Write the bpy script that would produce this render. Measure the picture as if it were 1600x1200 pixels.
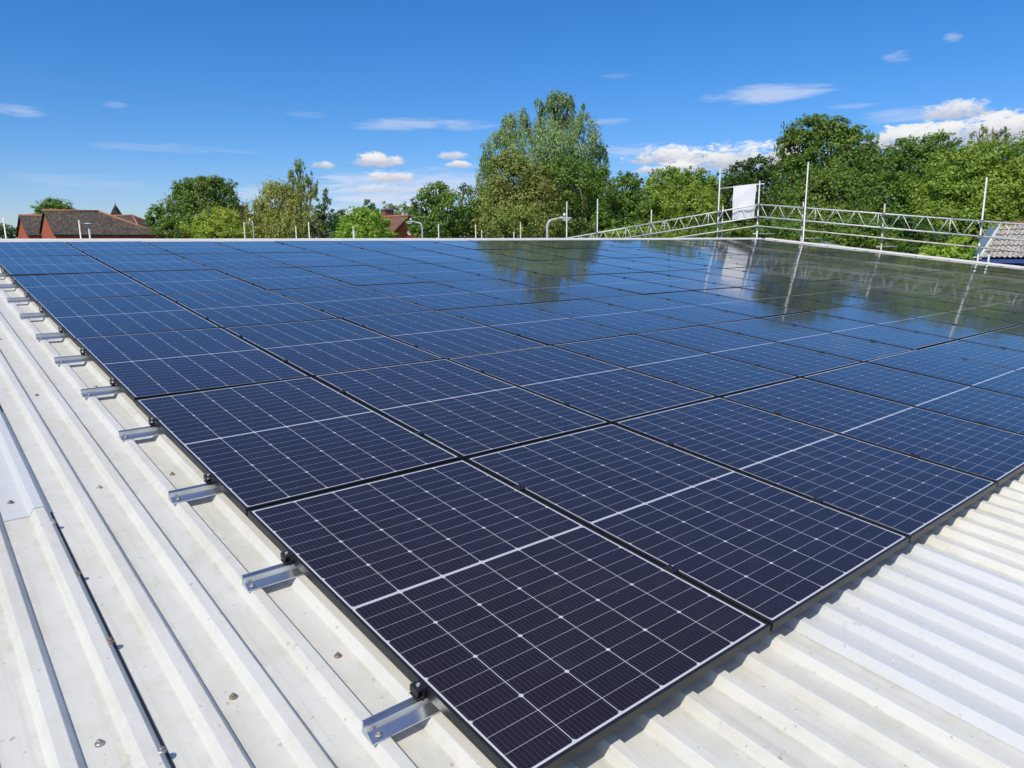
import bpy, math, random
import numpy as np
from mathutils import Vector, Matrix

R_ = math.radians
for o in list(bpy.data.objects):
    bpy.data.objects.remove(o)
SC = bpy.context.scene
COL = SC.collection

# ------------------------------------------------------------------ camera
FPX = 1130.62                                   # focal length in pixels of the 1600 px wide photograph
CAM = Vector((-1.0176, -1.1810, 1.3002))
AX = Vector((0.76377132, -0.64544372, -0.00746798))   # camera right, in the world
AY = Vector((-0.12867558, -0.14090765, -0.98162499))  # camera down
AZ = Vector((0.63253139, 0.75069797, -0.19067407))    # camera forward
cd = bpy.data.cameras.new("camera")
cam = bpy.data.objects.new("camera", cd)
COL.objects.link(cam)
m = Matrix((AX, -AY, -AZ)).transposed().to_4x4()
m.translation = CAM
cam.matrix_world = m
cd.sensor_width = 36
cd.lens = 36 * FPX / 1600
cd.clip_start = 0.05
cd.clip_end = 4000
SC.camera = cam


def at(px, py, depth):
    """a point in the world: photograph direction and the distance from the viewer at which the thing stands"""
    return CAM + (AX * ((px - 800) / FPX) + AY * ((py - 600) / FPX) + AZ) * depth


HF = (AZ.x / math.hypot(AZ.x, AZ.y), AZ.y / math.hypot(AZ.x, AZ.y))     # heading of the view on plan


def azel(px, py):
    d = (AX * ((px - 800) / FPX) + AY * ((py - 600) / FPX) + AZ).normalized()
    return math.atan2(d.x, d.y), math.asin(d.z)


# ------------------------------------------------------------------ light
SUN_EL, SUN_AZ = R_(53), R_(-110)               # azimuth from +Y towards +X
sd = Vector((math.sin(SUN_AZ) * math.cos(SUN_EL), math.cos(SUN_AZ) * math.cos(SUN_EL), math.sin(SUN_EL)))
sl = bpy.data.lights.new("sun", 'SUN')
sl.energy = 3.55
sl.angle = R_(0.5)
sl.color = (1.0, 0.93, 0.80)
so = bpy.data.objects.new("sun", sl)
so.rotation_euler = sd.to_track_quat('Z', 'Y').to_euler()
so.location = (-20, 0, 40)
COL.objects.link(so)

SC.view_settings.view_transform = 'Standard'
SC.view_settings.look = 'None'
SC.view_settings.gamma = 1
SC.view_settings.exposure = 0.0

# ------------------------------------------------------------------ node helper
class NT:
    def __init__(s, tree):
        s.t = tree
        s.n = tree.nodes
        s.l = tree.links

    def new(s, kind, **kw):
        nd = s.n.new(kind)
        for k, v in kw.items():
            setattr(nd, k, v)
        return nd

    def put(s, sock, v):
        if hasattr(v, 'is_linked') or isinstance(v, bpy.types.NodeSocket):
            s.l.new(v, sock)
        else:
            sock.default_value = v

    def math(s, op, a, b=None, c=None, clamp=False):
        nd = s.new('ShaderNodeMath', operation=op, use_clamp=clamp)
        s.put(nd.inputs[0], a)
        if b is not None:
            s.put(nd.inputs[1], b)
        if c is not None:
            s.put(nd.inputs[2], c)
        return nd.outputs[0]

    def mix(s, f, a, b, mode='MIX'):
        nd = s.new('ShaderNodeMix', data_type='RGBA', blend_type=mode)
        s.put(nd.inputs[0], f)
        s.put(nd.inputs[6], a)
        s.put(nd.inputs[7], b)
        return nd.outputs[2]

    def noise(s, vec, scale, detail=3, rough=.55, dist=0.0):
        nd = s.new('ShaderNodeTexNoise')
        if vec is not None:
            s.l.new(vec, nd.inputs['Vector'])
        nd.inputs['Scale'].default_value = scale
        nd.inputs['Detail'].default_value = detail
        nd.inputs['Roughness'].default_value = rough
        nd.inputs['Distortion'].default_value = dist
        return nd.outputs['Fac']

    def ramp(s, f, stops):
        nd = s.new('ShaderNodeValToRGB')
        cr = nd.color_ramp
        while len(cr.elements) < len(stops):
            cr.elements.new(.5)
        for e, (p, c) in zip(cr.elements, stops):
            e.position = p
            e.color = c if len(c) == 4 else (*c, 1)
        s.put(nd.inputs[0], f)
        return nd.outputs[0]

    def smooth(s, x, a, b):
        nd = s.new('ShaderNodeMapRange', interpolation_type='SMOOTHSTEP')
        s.put(nd.inputs[0], x)
        nd.inputs[1].default_value = a
        nd.inputs[2].default_value = b
        return nd.outputs[0]

    def scaled(s, vec, xyz):
        nd = s.new('ShaderNodeVectorMath', operation='MULTIPLY')
        s.l.new(vec, nd.inputs[0])
        nd.inputs[1].default_value = xyz
        return nd.outputs[0]


# ------------------------------------------------------------------ sky
world = bpy.data.worlds.new("World")
SC.world = world
world.use_nodes = True
W = NT(world.node_tree)
W.n.clear()
sky = W.new('ShaderNodeTexSky', sky_type='NISHITA', sun_disc=False)
sky.sun_elevation = SUN_EL
sky.sun_rotation = SUN_AZ
sky.air_density = 1.0
sky.dust_density = 0.0
sky.ozone_density = 2.2
tc = W.new('ShaderNodeTexCoord')
sep = W.new('ShaderNodeSeparateXYZ')
W.l.new(tc.outputs['Generated'], sep.inputs[0])
AZI = W.math('ARCTAN2', sep.outputs[0], sep.outputs[1])
ELE = W.math('ARCSINE', sep.outputs[2])
cmb = W.new('ShaderNodeCombineXYZ')
W.put(cmb.inputs[0], AZI)
W.put(cmb.inputs[1], W.math('MULTIPLY', ELE, 2.0))
n_big = W.noise(cmb.outputs[0], 34, 7, .62, .3)
n_fine = W.noise(W.scaled(cmb.outputs[0], (1.0, 1.2, 1)), 110, 5, .6)
wisp = W.noise(W.scaled(cmb.outputs[0], (1.0, 4.0, 1)), 14, 6, .62, .5)


def cloud(px, py, hw, hh, soft, amount, rag=1.0, thin=False):
    """one cloud of the sky, by its direction: returns its cover and how high in the cloud the direction is"""
    a, e = azel(px, py)
    a1, _ = azel(px + hw, py)
    _, e1 = azel(px, py - hh)
    w, h = abs(a1 - a), abs(e1 - e)
    dx = W.math('DIVIDE', W.math('SUBTRACT', AZI, a), w)
    dy = W.math('DIVIDE', W.math('SUBTRACT', ELE, e), h)
    if not thin:                                  # flat base, heaped top
        dyb = W.math('MULTIPLY', W.math('MINIMUM', dy, 0.0), 2.2)
        dyt = W.math('MAXIMUM', dy, 0.0)
        dq = W.math('ADD', dyt, dyb)
    else:
        dq = dy
    r = W.math('ADD', W.math('MULTIPLY', dx, dx), W.math('MULTIPLY', dq, dq))
    src = wisp if thin else n_big
    k = W.math('MULTIPLY', W.math('SUBTRACT', src, .5), (5.0 if thin else 3.2) * rag)
    if not thin:
        k = W.math('ADD', k, W.math('MULTIPLY', W.math('SUBTRACT', n_fine, .5), 1.4 * rag))
    den = W.math('ADD', W.math('SUBTRACT', 1.0, r), k)
    cov = W.math('MULTIPLY', W.smooth(den, 0.0, soft), amount)
    return cov, W.math('ADD', dy, W.math('MULTIPLY', k, .35))


skc = W.new('ShaderNodeHueSaturation')
skc.inputs['Hue'].default_value = 0.5
skc.inputs['Saturation'].default_value = 1.22
skc.inputs['Value'].default_value = 1.0
W.l.new(sky.outputs[0], skc.inputs['Color'])
# white balance of a deep blue summer sky, paler towards the horizon
tint = W.ramp(W.smooth(ELE, 0.0, .30), [(0, (.80, .95, 1.42)), (.35, (.62, .97, 1.48)), (1, (.50, 1.04, 1.54))])
colour = W.mix(1.0, skc.outputs[0], tint, 'MULTIPLY')
for spec in [
    (600, 312, 150, 44, 1.5, .80, .7, True), (700, 292, 110, 36, 1.5, .70, .7, True), (420, 304, 80, 16, 1.2, .55, .8, True), (560, 285, 60, 22, 1.5, .5, .8, True),
    (660, 195, 122, 12, 1.3, .50, .6, True), (1200, 147, 116, 17, 1.2, .62, .5, True), (1330, 166, 50, 5, 1.0, .30, .6, True),
    (20, 173, 60, 12, 1.3, .44, .7, True), (178, 164, 26, 6, 1.3, .24, .7, True), (270, 231, 170, 8, 1.5, .18, .9, True),
    (110, 285, 130, 16, 1.5, .18, .9, True), (480, 180, 40, 6, 1.3, .15, .7, True), (950, 190, 40, 7, 1.2, .28, .7, True),
    (1488, 59, 22, 9, 1.1, .42, .7, True), (1408, 88, 32, 11, 1.2, .36, .8, True), (965, 118, 30, 5, 1.2, .14, .8, True),
    (1010, 238, 110, 16, 1.4, .45, .8, True), (1440, 180, 110, 16, 1.4, .42, .8, True),
    (505, 260, 21, 10, .7, .85, .8), (591, 254, 47, 17, .7, .96, .8), (613, 280, 46, 16, .9, .88, .9),
    (602, 297, 62, 13, 1.3, .6, .9), (707, 245, 30, 10, 1.0, .70, .9), (717, 259, 22, 9, .7, .88, .8),
    (1055, 250, 86, 24, .7, .95, 1.0), (1150, 256, 116, 32, .7, .96, 1.0), (1050, 266, 66, 14, .6, .95, .9), (1225, 248, 62, 30, .7, .95, 1.0),
    (1440, 222, 100, 36, .6, .97, 1.0), (1560, 212, 100, 44, .6, .98, 1.0), (1700, 200, 120, 50, .6, .98, 1.0), (1492, 178, 66, 24, .9, .88, .9),
    (1900, 210, 160, 44, .7, .95, 1.0), (-150, 262, 120, 20, .9, .7, 1.0), (-380, 235, 160, 26, .9, .75, 1.0),
]:
    thin = len(spec) == 8
    cov, up = cloud(*spec[:7], thin=thin)
    if thin:
        tone = (8.0, 8.7, 10.6, 1)
    else:
        tone = W.ramp(W.smooth(up, -.45, .75), [(0, (5.9, 6.2, 7.4)), (.45, (7.6, 7.8, 8.6)), (1, (10.8, 10.8, 10.8))])  # cloud shading painted in: grey base to white top
    colour = W.mix(cov, colour, tone)
# unseen white cloud added behind the viewer, as neutral fill for the roof shadows
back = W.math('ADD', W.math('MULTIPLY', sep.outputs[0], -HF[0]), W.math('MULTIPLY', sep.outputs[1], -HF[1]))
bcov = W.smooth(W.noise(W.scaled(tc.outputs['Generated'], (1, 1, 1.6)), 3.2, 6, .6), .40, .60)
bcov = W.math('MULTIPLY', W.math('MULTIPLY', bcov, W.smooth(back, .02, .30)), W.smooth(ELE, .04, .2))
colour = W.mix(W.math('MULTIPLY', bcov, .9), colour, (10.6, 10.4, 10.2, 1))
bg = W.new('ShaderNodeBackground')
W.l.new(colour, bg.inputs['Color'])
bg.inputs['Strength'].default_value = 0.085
wo = W.new('ShaderNodeOutputWorld')
W.l.new(bg.outputs[0], wo.inputs['Surface'])

# ------------------------------------------------------------------ materials
def material(name):
    mt = bpy.data.materials.new(name)
    mt.use_nodes = True
    N = NT(mt.node_tree)
    b = N.n['Principled BSDF']
    return mt, N, b


def simple(name, col, rough=.5, metal=0.0, var=.12, scale=6.0, spec=.5, bump=0.0):
    mt, N, b = material(name)
    t = N.new('ShaderNodeTexCoord')
    f = N.noise(t.outputs['Object'], scale, 4, .6)
    lo = tuple(c * (1 - var) for c in col)
    hi = tuple(min(1, c * (1 + var)) for c in col)
    c = N.ramp(f, [(.3, lo), (.7, hi)])
    N.l.new(c, b.inputs['Base Color'])
    b.inputs['Metallic'].default_value = metal
    b.inputs['Specular IOR Level'].default_value = spec
    N.put(b.inputs['Roughness'], N.math('ADD', rough - .06, N.math('MULTIPLY', f, .12)))
    if bump:
        bp = N.new('ShaderNodeBump')
        bp.inputs['Strength'].default_value = bump
        bp.inputs['Distance'].default_value = .01
        N.l.new(f, bp.inputs['Height'])
        N.l.new(bp.outputs[0], b.inputs['Normal'])
    return mt


def roof_paint(name, col, grime, amount):
    mt, N, b = material(name)
    t = N.new('ShaderNodeTexCoord')
    oc = t.outputs['Object']
    st = N.scaled(oc, (5.0, .9, 1.0))
    f1 = N.noise(st, 1.3, 5, .62, .4)
    f2 = N.noise(oc, 9, 5, .65)
    f3 = N.noise(oc, 70, 3, .6)
    spk = N.smooth(N.noise(oc, 42, 2, .4), .71, .76)
    g = N.math('MULTIPLY', N.smooth(N.math('ADD', N.math('MULTIPLY', f1, .6), N.math('MULTIPLY', f2, .4)), .40, .66), amount)
    # grime gathers in the pans and along the foot of each rib
    sp = N.new('ShaderNodeSeparateXYZ')
    N.l.new(oc, sp.inputs[0])
    ph = N.math('FRACT', N.math('DIVIDE', N.math('ADD', sp.outputs[0], .155 + .08575), .1715))
    rib = N.math('ABSOLUTE', N.math('SUBTRACT', ph, .5))
    foot = N.math('MULTIPLY', N.smooth(rib, .19, .25), N.math('SUBTRACT', 1.0, N.smooth(rib, .25, .40)))
    g = N.math('ADD', g, N.math('MULTIPLY', N.math('MULTIPLY', foot, N.smooth(f2, .38, .6)), amount * .55), clamp=True)
    c = N.mix(g, col, grime)
    c = N.mix(N.math('MULTIPLY', N.smooth(f3, .55, .75), .10), c, tuple(x * .62 for x in grime[:3]) + (1,))
    c = N.mix(N.math('MULTIPLY', spk, .5 * amount + .1), c, (.17, .155, .11, 1))
    # washed streaks along the fall of the roof
    f4 = N.noise(N.scaled(oc, (38.0, 1.2, 1.0)), 1.0, 3, .6)
    c = N.mix(N.math('MULTIPLY', N.smooth(f4, .54, .70), .26 * amount), c, (.42, .40, .31, 1))
    # scuffs: thin curved marks in patches, and faint boot-worn patches
    f5 = N.noise(N.scaled(oc, (1.0, 1.7, 1.0)), 4.5, 2, .5, 1.2)
    scf = N.math('SUBTRACT', 1.0, N.smooth(N.math('ABSOLUTE', N.math('SUBTRACT', f5, .5)), .002, .007))
    scf = N.math('MULTIPLY', scf, N.smooth(N.noise(oc, 3.1, 3, .6), .50, .62))
    c = N.mix(N.math('MULTIPLY', scf, .30 * amount), c, (.25, .235, .19, 1))
    f6 = N.noise(oc, 2.3, 6, .75, .8)
    c = N.mix(N.math('MULTIPLY', N.smooth(f6, .60, .68), .35 * amount), c, (.74, .73, .69, 1))
    N.l.new(c, b.inputs['Base Color'])
    N.put(b.inputs['Roughness'], N.math('ADD', .42, N.math('MULTIPLY', g, .3)))
    b.inputs['Specular IOR Level'].default_value = .4
    bp = N.new('ShaderNodeBump')
    bp.inputs['Strength'].default_value = .22
    bp.inputs['Distance'].default_value = .004
    N.l.new(N.noise(N.scaled(oc, (1, .5, 1)), 14, 4, .6), bp.inputs['Height'])
    N.l.new(bp.outputs[0], b.inputs['Normal'])
    return mt


def cell_glass():
    """solar cells seen through the cover glass: six cells across, two halves of twelve strips, silver ribbons"""
    mt, N, b = material("solar_glass")
    t = N.new('ShaderNodeTexCoord')
    sp = N.new('ShaderNodeSeparateXYZ')
    N.l.new(t.outputs['Object'], sp.inputs[0])
    x, y = sp.outputs[0], sp.outputs[1]
    PW, PL = 1.134, 1.787
    mx, my = .0175, .0190
    cw = (PW - 2 * mx) / 6
    half = .0060
    rh = (PL / 2 - half - my) / 12
    gx = N.math('DIVIDE', N.math('SUBTRACT', x, mx), cw)
    yd = N.math('ABSOLUTE', N.math('SUBTRACT', y, PL / 2))
    gy = N.math('DIVIDE', N.math('SUBTRACT', yd, half), rh)

    def near_line(g, size):                       # distance in metres to the nearest grid line
        r = N.math('ABSOLUTE', N.math('SUBTRACT', g, N.math('ROUND', g)))
        return N.math('MULTIPLY', r, size)
    dx = near_line(gx, cw)
    dy = near_line(gy, rh)
    gy3 = N.math('DIVIDE', gy, 3.0)
    dy3 = near_line(gy3, rh * 3)
    white = N.math('LESS_THAN', dx, .00122)
    white = N.math('MAXIMUM', white, N.math('MULTIPLY', N.math('LESS_THAN', dy, .00062), .85))
    white = N.math('MAXIMUM', white, N.math('LESS_THAN', N.math('ADD', dx, dy3), .0092))
    # outside the cell field: white backing sheet
    out = N.math('MAXIMUM', N.math('GREATER_THAN', N.math('ABSOLUTE', N.math('SUBTRACT', x, PW / 2)), PW / 2 - mx),
                 N.math('GREATER_THAN', yd, PL / 2 - my))
    midb = N.math('LESS_THAN', yd, half)
    seam = N.math('MULTIPLY', N.math('LESS_THAN', N.math('ABSOLUTE', N.math('SUBTRACT', yd, .0022)), .0009), .5)
    white = N.math('MAXIMUM', white, out)
    white = N.math('MAXIMUM', white, midb)
    # silver ribbons along the panel
    bb = N.math('MULTIPLY', gx, 11.0)
    rb = N.math('LESS_THAN', N.math('MULTIPLY', N.math('ABSOLUTE', N.math('SUBTRACT', N.math('FRACT', bb), .5)), cw / 11), .00042)
    oi = N.new('ShaderNodeObjectInfo')
    # each cell a touch different
    cb = N.new('ShaderNodeCombineXYZ')
    N.put(cb.inputs[0], N.math('FLOOR', gx))
    N.put(cb.inputs[1], N.math('FLOOR', N.math('DIVIDE', N.math('ADD', N.math('DIVIDE', N.math('SUBTRACT', y, PL / 2), rh), 36.0), 3.0)))
    N.put(cb.inputs[2], N.math('MULTIPLY', oi.outputs['Random'], 97.0))
    wn = N.new('ShaderNodeTexWhiteNoise', noise_dimensions='3D')
    N.l.new(cb.outputs[0], wn.inputs['Vector'])
    cell = N.mix(wn.outputs['Value'], (.0175, .0110, .0125, 1), (.0210, .0140, .0175, 1))
    cell = N.mix(N.math('MULTIPLY', oi.outputs['Random'], .5), cell, (.016, .0140, .026, 1))
    cell = N.mix(N.math('MULTIPLY', rb, .42), cell, (.20, .20, .22, 1))
    c = N.mix(white, cell, (.60, .61, .64, 1))
    c = N.mix(seam, c, (.25, .25, .27, 1))
    # thin dust on the glass
    oc = t.outputs['Object']
    dust = N.smooth(N.noise(oc, 5.5, 5, .65), .52, .78)
    spk = N.smooth(N.noise(oc, 60, 2, .5), .735, .76)
    c = N.mix(N.math('ADD', .004, N.math('MULTIPLY', dust, .022)), c, (.5, .48, .42, 1))
    c = N.mix(N.math('MULTIPLY', spk, .12), c, (.45, .43, .38, 1))
    N.l.new(c, b.inputs['Base Color'])
    b.inputs['IOR'].default_value = 1.5
    N.put(b.inputs['Roughness'], N.math('ADD', .070, N.math('MULTIPLY', dust, .05)))
    b.inputs['Specular IOR Level'].default_value = .5
    bp = N.new('ShaderNodeBump')
    bp.inputs['Strength'].default_value = 1.0
    b.inputs['Sheen Weight'].default_value = .05
    b.inputs['Sheen Roughness'].default_value = .35
    bp.inputs['Distance'].default_value = .0014
    off = N.new('ShaderNodeVectorMath', operation='ADD')
    N.l.new(oc, off.inputs[0])
    sh = N.new('ShaderNodeCombineXYZ')
    N.put(sh.inputs[2], N.math('MULTIPLY', oi.outputs['Random'], 60.0))
    N.l.new(sh.outputs[0], off.inputs[1])
    # every sheet of glass lies and bows a little differently in its frame
    ra = N.math('SUBTRACT', N.math('FRACT', N.math('MULTIPLY', oi.outputs['Random'], 173.0)), .5)
    rb2 = N.math('SUBTRACT', N.math('FRACT', N.math('MULTIPLY', oi.outputs['Random'], 311.0)), .5)
    lie = N.math('ADD', N.math('MULTIPLY', ra, N.math('MULTIPLY', x, 6.0)), N.math('MULTIPLY', rb2, N.math('MULTIPLY', y, 6.0)))
    N.put(bp.inputs['Height'], N.math('ADD', N.noise(off.outputs[0], 2.6, 1.0, .4), lie))
    N.l.new(bp.outputs[0], b.inputs['Normal'])
    return mt


M = {}
M['roof'] = roof_paint("roof_paint", (.685, .68, .635, 1), (.55, .54, .465, 1), .68)
M['roof_new'] = roof_paint("roof_paint_new", (.615, .635, .645, 1), (.56, .57, .555, 1), .4)
M['trim'] = simple("trim_white", (.70, .69, .65), .45, 0, .05, 3)
M['glass'] = cell_glass()
M['frame'] = simple("frame_black", (.016, .0165, .019), .42, 0.0, .15, 20, .4)
M['alu'] = simple("aluminium", (.62, .66, .72), .30, .9, .08, 12)
M['clamp'] = simple("clamp_black", (.018, .018, .021), .4, 0, .15, 30)
M['steel'] = simple("screw_steel", (.42, .40, .36), .42, .6, .25, 60)
M['rust'] = simple("screw_dull", (.24, .19, .14), .6, .3, .35, 80)
M['galv'] = simple("galvanised_tube", (.70, .71, .70), .5, .2, .16, 9)
M['galv_old'] = simple("worn_tube", (.60, .58, .49), .6, .1, .25, 7)
M['coupler'] = simple("coupler_steel", (.38, .37, .34), .5, .5, .25, 30)
M['sheet'] = simple("white_sheet", (.86, .86, .86), .5, 0, .03, 2)
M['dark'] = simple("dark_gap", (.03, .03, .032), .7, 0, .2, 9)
M['clad'] = simple("wall_cladding", (.42, .43, .42), .55, 0, .08, 3)
M['lamp_metal'] = simple("lamp_column", (.50, .52, .53), .5, .2, .1, 3)
M['lamp_glass'] = simple("lamp_bowl", (.62, .63, .62), .2, 0, .05, 3)
M['white_paint'] = simple("white_paint", (.75, .75, .72), .5, 0, .05, 3)
M['cap_yellow'] = simple("cap_yellow", (.55, .50, .24), .6, 0, .1, 6)
M['bark'] = simple("bark", (.085, .065, .045), .9, 0, .4, 4, .2, .6)
M['bark_pale'] = simple("bark_pale", (.20, .165, .115), .9, 0, .4, 4, .2, .6)
M['blue'] = simple("blue_cladding", (.05, .095, .30), .4, 0, .12, 4)
M['blue_flash'] = simple("blue_flashing", (.18, .30, .46), .3, .3, .2, 2)
M['grey_roof'] = simple("grey_felt", (.28, .29, .31), .8, 0, .15, 5)


def brick(name, c1, c2, mortar):
    mt, N, b = material(name)
    t = N.new('ShaderNodeTexCoord')
    sp = N.new('ShaderNodeSeparateXYZ')
    N.l.new(t.outputs['Object'], sp.inputs[0])
    cb = N.new('ShaderNodeCombineXYZ')
    N.put(cb.inputs[0], N.math('ADD', sp.outputs[0], N.math('MULTIPLY', sp.outputs[1], .93)))
    N.put(cb.inputs[1], sp.outputs[2])
    br = N.new('ShaderNodeTexBrick')
    N.l.new(cb.outputs[0], br.inputs['Vector'])
    br.inputs['Color1'].default_value = c1
    br.inputs['Color2'].default_value = c2
    br.inputs['Mortar'].default_value = mortar
    br.inputs['Scale'].default_value = 1
    br.inputs['Brick Width'].default_value = .225
    br.inputs['Row Height'].default_value = .075
    br.inputs['Mortar Size'].default_value = .008
    f = N.noise(t.outputs['Object'], 1.5, 4, .6)
    c = N.mix(N.math('MULTIPLY', N.smooth(f, .4, .75), .35), br.outputs[0], tuple(x * .6 for x in c1[:3]) + (1,))
    N.l.new(c, b.inputs['Base Color'])
    b.inputs['Roughness'].default_value = .85
    return mt


def tiles(name, c1, c2, rows=.28, lichen=(.33, .30, .22, 1), corr=0.0):
    """overlapping roof tiles: each tile its own tone, dark joints set in the colour, lichen"""
    mt, N, b = material(name)
    t = N.new('ShaderNodeTexCoord')
    uv = t.outputs['UV']
    br = N.new('ShaderNodeTexBrick')
    N.l.new(uv, br.inputs['Vector'])
    br.offset = .5
    br.inputs['Color1'].default_value = c1
    br.inputs['Color2'].default_value = c2
    br.inputs['Mortar'].default_value = tuple(x * .35 for x in c1[:3]) + (1,)
    br.inputs['Scale'].default_value = 1
    br.inputs['Brick Width'].default_value = rows * .9
    br.inputs['Row Height'].default_value = rows
    br.inputs['Mortar Size'].default_value = .022
    f = N.noise(t.outputs['Object'], 1.1, 5, .65)
    f2 = N.noise(t.outputs['Object'], 5, 4, .65)
    c = N.mix(N.math('MULTIPLY', N.smooth(f2, .5, .7), .5), br.outputs[0], lichen)
    c = N.mix(N.math('MULTIPLY', N.smooth(f, .45, .7), .4), c, tuple(x * .55 for x in c1[:3]) + (1,))
    N.l.new(c, b.inputs['Base Color'])
    b.inputs['Roughness'].default_value = .9
    b.inputs['Specular IOR Level'].default_value = .2
    return mt


M['brick'] = brick("red_brick", (.50, .098, .036, 1), (.56, .125, .046, 1), (.36, .15, .09, 1))
M['brick_dark'] = brick("brown_brick", (.27, .09, .055, 1), (.33, .13, .08, 1), (.28, .22, .18, 1))
M['tile_brown'] = tiles("brown_tiles", (.085, .070, .062, 1), (.135, .112, .095, 1))
M['tile_red'] = tiles("red_tiles", (.21, .105, .075, 1), (.27, .15, .10, 1))
M['tile_grey'] = tiles("fibre_cement", (.50, .465, .42, 1), (.60, .56, .50, 1), .33, (.50, .46, .38, 1))
M['ridge_tile'] = simple("ridge_tile", (.36, .16, .09), .8, 0, .2, 5)


def leafmat(name, c1, c2, c3, trans=.38, patch=.35):
    mt, N, b = material(name)
    t = N.new('ShaderNodeTexCoord')
    g = N.new('ShaderNodeNewGeometry')
    rnd = g.outputs['Random Per Island']
    f = N.noise(t.outputs['Object'], patch, 4, .6)
    c = N.mix(N.smooth(f, .40, .62), c1, c2)
    c = N.mix(N.math('MULTIPLY', N.smooth(rnd, .55, 1.0), .6), c, c3)
    hs = N.new('ShaderNodeHueSaturation')
    N.put(hs.inputs['Value'], N.math('ADD', .78, N.math('MULTIPLY', N.math('FRACT', N.math('MULTIPLY', rnd, 37.0)), .62)))
    N.put(hs.inputs['Hue'], N.math('ADD', .488, N.math('MULTIPLY', N.math('FRACT', N.math('MULTIPLY', rnd, 91.0)), .024)))
    N.l.new(c, hs.inputs['Color'])
    N.l.new(hs.outputs[0], b.inputs['Base Color'])
    b.inputs['Roughness'].default_value = .55
    b.inputs['Specular IOR Level'].default_value = .35
    tr = N.new('ShaderNodeBsdfTranslucent')
    br = N.mix(1.0, hs.outputs[0], (1.25, 1.35, .55, 1), 'MULTIPLY')
    N.l.new(br, tr.inputs['Color'])
    ms = N.new('ShaderNodeMixShader')
    ms.inputs[0].default_value = trans
    N.l.new(b.outputs[0], ms.inputs[1])
    N.l.new(tr.outputs[0], ms.inputs[2])
    N.l.new(ms.outputs[0], N.n['Material Output'].inputs['Surface'])
    return mt


LM = {
    'oak': leafmat("leaves_oak", (0.133, 0.218, 0.043, 1), (0.188, 0.280, 0.054, 1), (0.266, 0.332, 0.085, 1)),
    'mid': leafmat("leaves_mid", (0.118, 0.218, 0.040, 1), (0.187, 0.290, 0.049, 1), (0.258, 0.353, 0.066, 1)),
    'bright': leafmat("leaves_bright", (0.222, 0.369, 0.045, 1), (0.328, 0.466, 0.062, 1), (0.446, 0.564, 0.089, 1)),
    'yellow': leafmat("leaves_yellow", (0.259, 0.363, 0.049, 1), (0.408, 0.472, 0.066, 1), (0.542, 0.549, 0.113, 1)),
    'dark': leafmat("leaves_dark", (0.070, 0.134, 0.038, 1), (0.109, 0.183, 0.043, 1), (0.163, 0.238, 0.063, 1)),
    'conifer': leafmat("needles", (0.073, 0.146, 0.057, 1), (0.111, 0.201, 0.071, 1), (0.148, 0.236, 0.089, 1), .12),
    'olive': leafmat("leaves_olive", (0.283, 0.312, 0.082, 1), (0.368, 0.369, 0.106, 1), (0.420, 0.440, 0.140, 1)),
    'willow': leafmat("leaves_willow", (0.226, 0.329, 0.153, 1), (0.304, 0.403, 0.200, 1), (0.478, 0.548, 0.335, 1)),
    'birch': leafmat("leaves_birch", (0.230, 0.306, 0.121, 1), (0.311, 0.370, 0.146, 1), (0.405, 0.459, 0.214, 1)),
    'rust': leafmat("leaves_rust", (0.176, 0.272, 0.051, 1), (0.270, 0.291, 0.074, 1), (0.376, 0.297, 0.108, 1), .28, .55),
    'lime': leafmat("leaves_lime", (0.206, 0.312, 0.045, 1), (0.276, 0.380, 0.062, 1), (0.393, 0.447, 0.101, 1)),
}


def ground_mat():
    mt, N, b = material("meadow")
    t = N.new('ShaderNodeTexCoord')
    f = N.noise(t.outputs['Object'], .05, 6, .6)
    f2 = N.noise(t.outputs['Object'], 2.0, 5, .7)
    c = N.ramp(f, [(.3, (.05, .085, .022)), (.55, (.07, .11, .03)), (.8, (.09, .115, .045))])
    c = N.mix(N.math('MULTIPLY', f2, .5), c, (.035, .06, .016, 1))
    N.l.new(c, b.inputs['Base Color'])
    b.inputs['Roughness'].default_value = .95
    return mt


M['ground'] = ground_mat()

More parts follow.
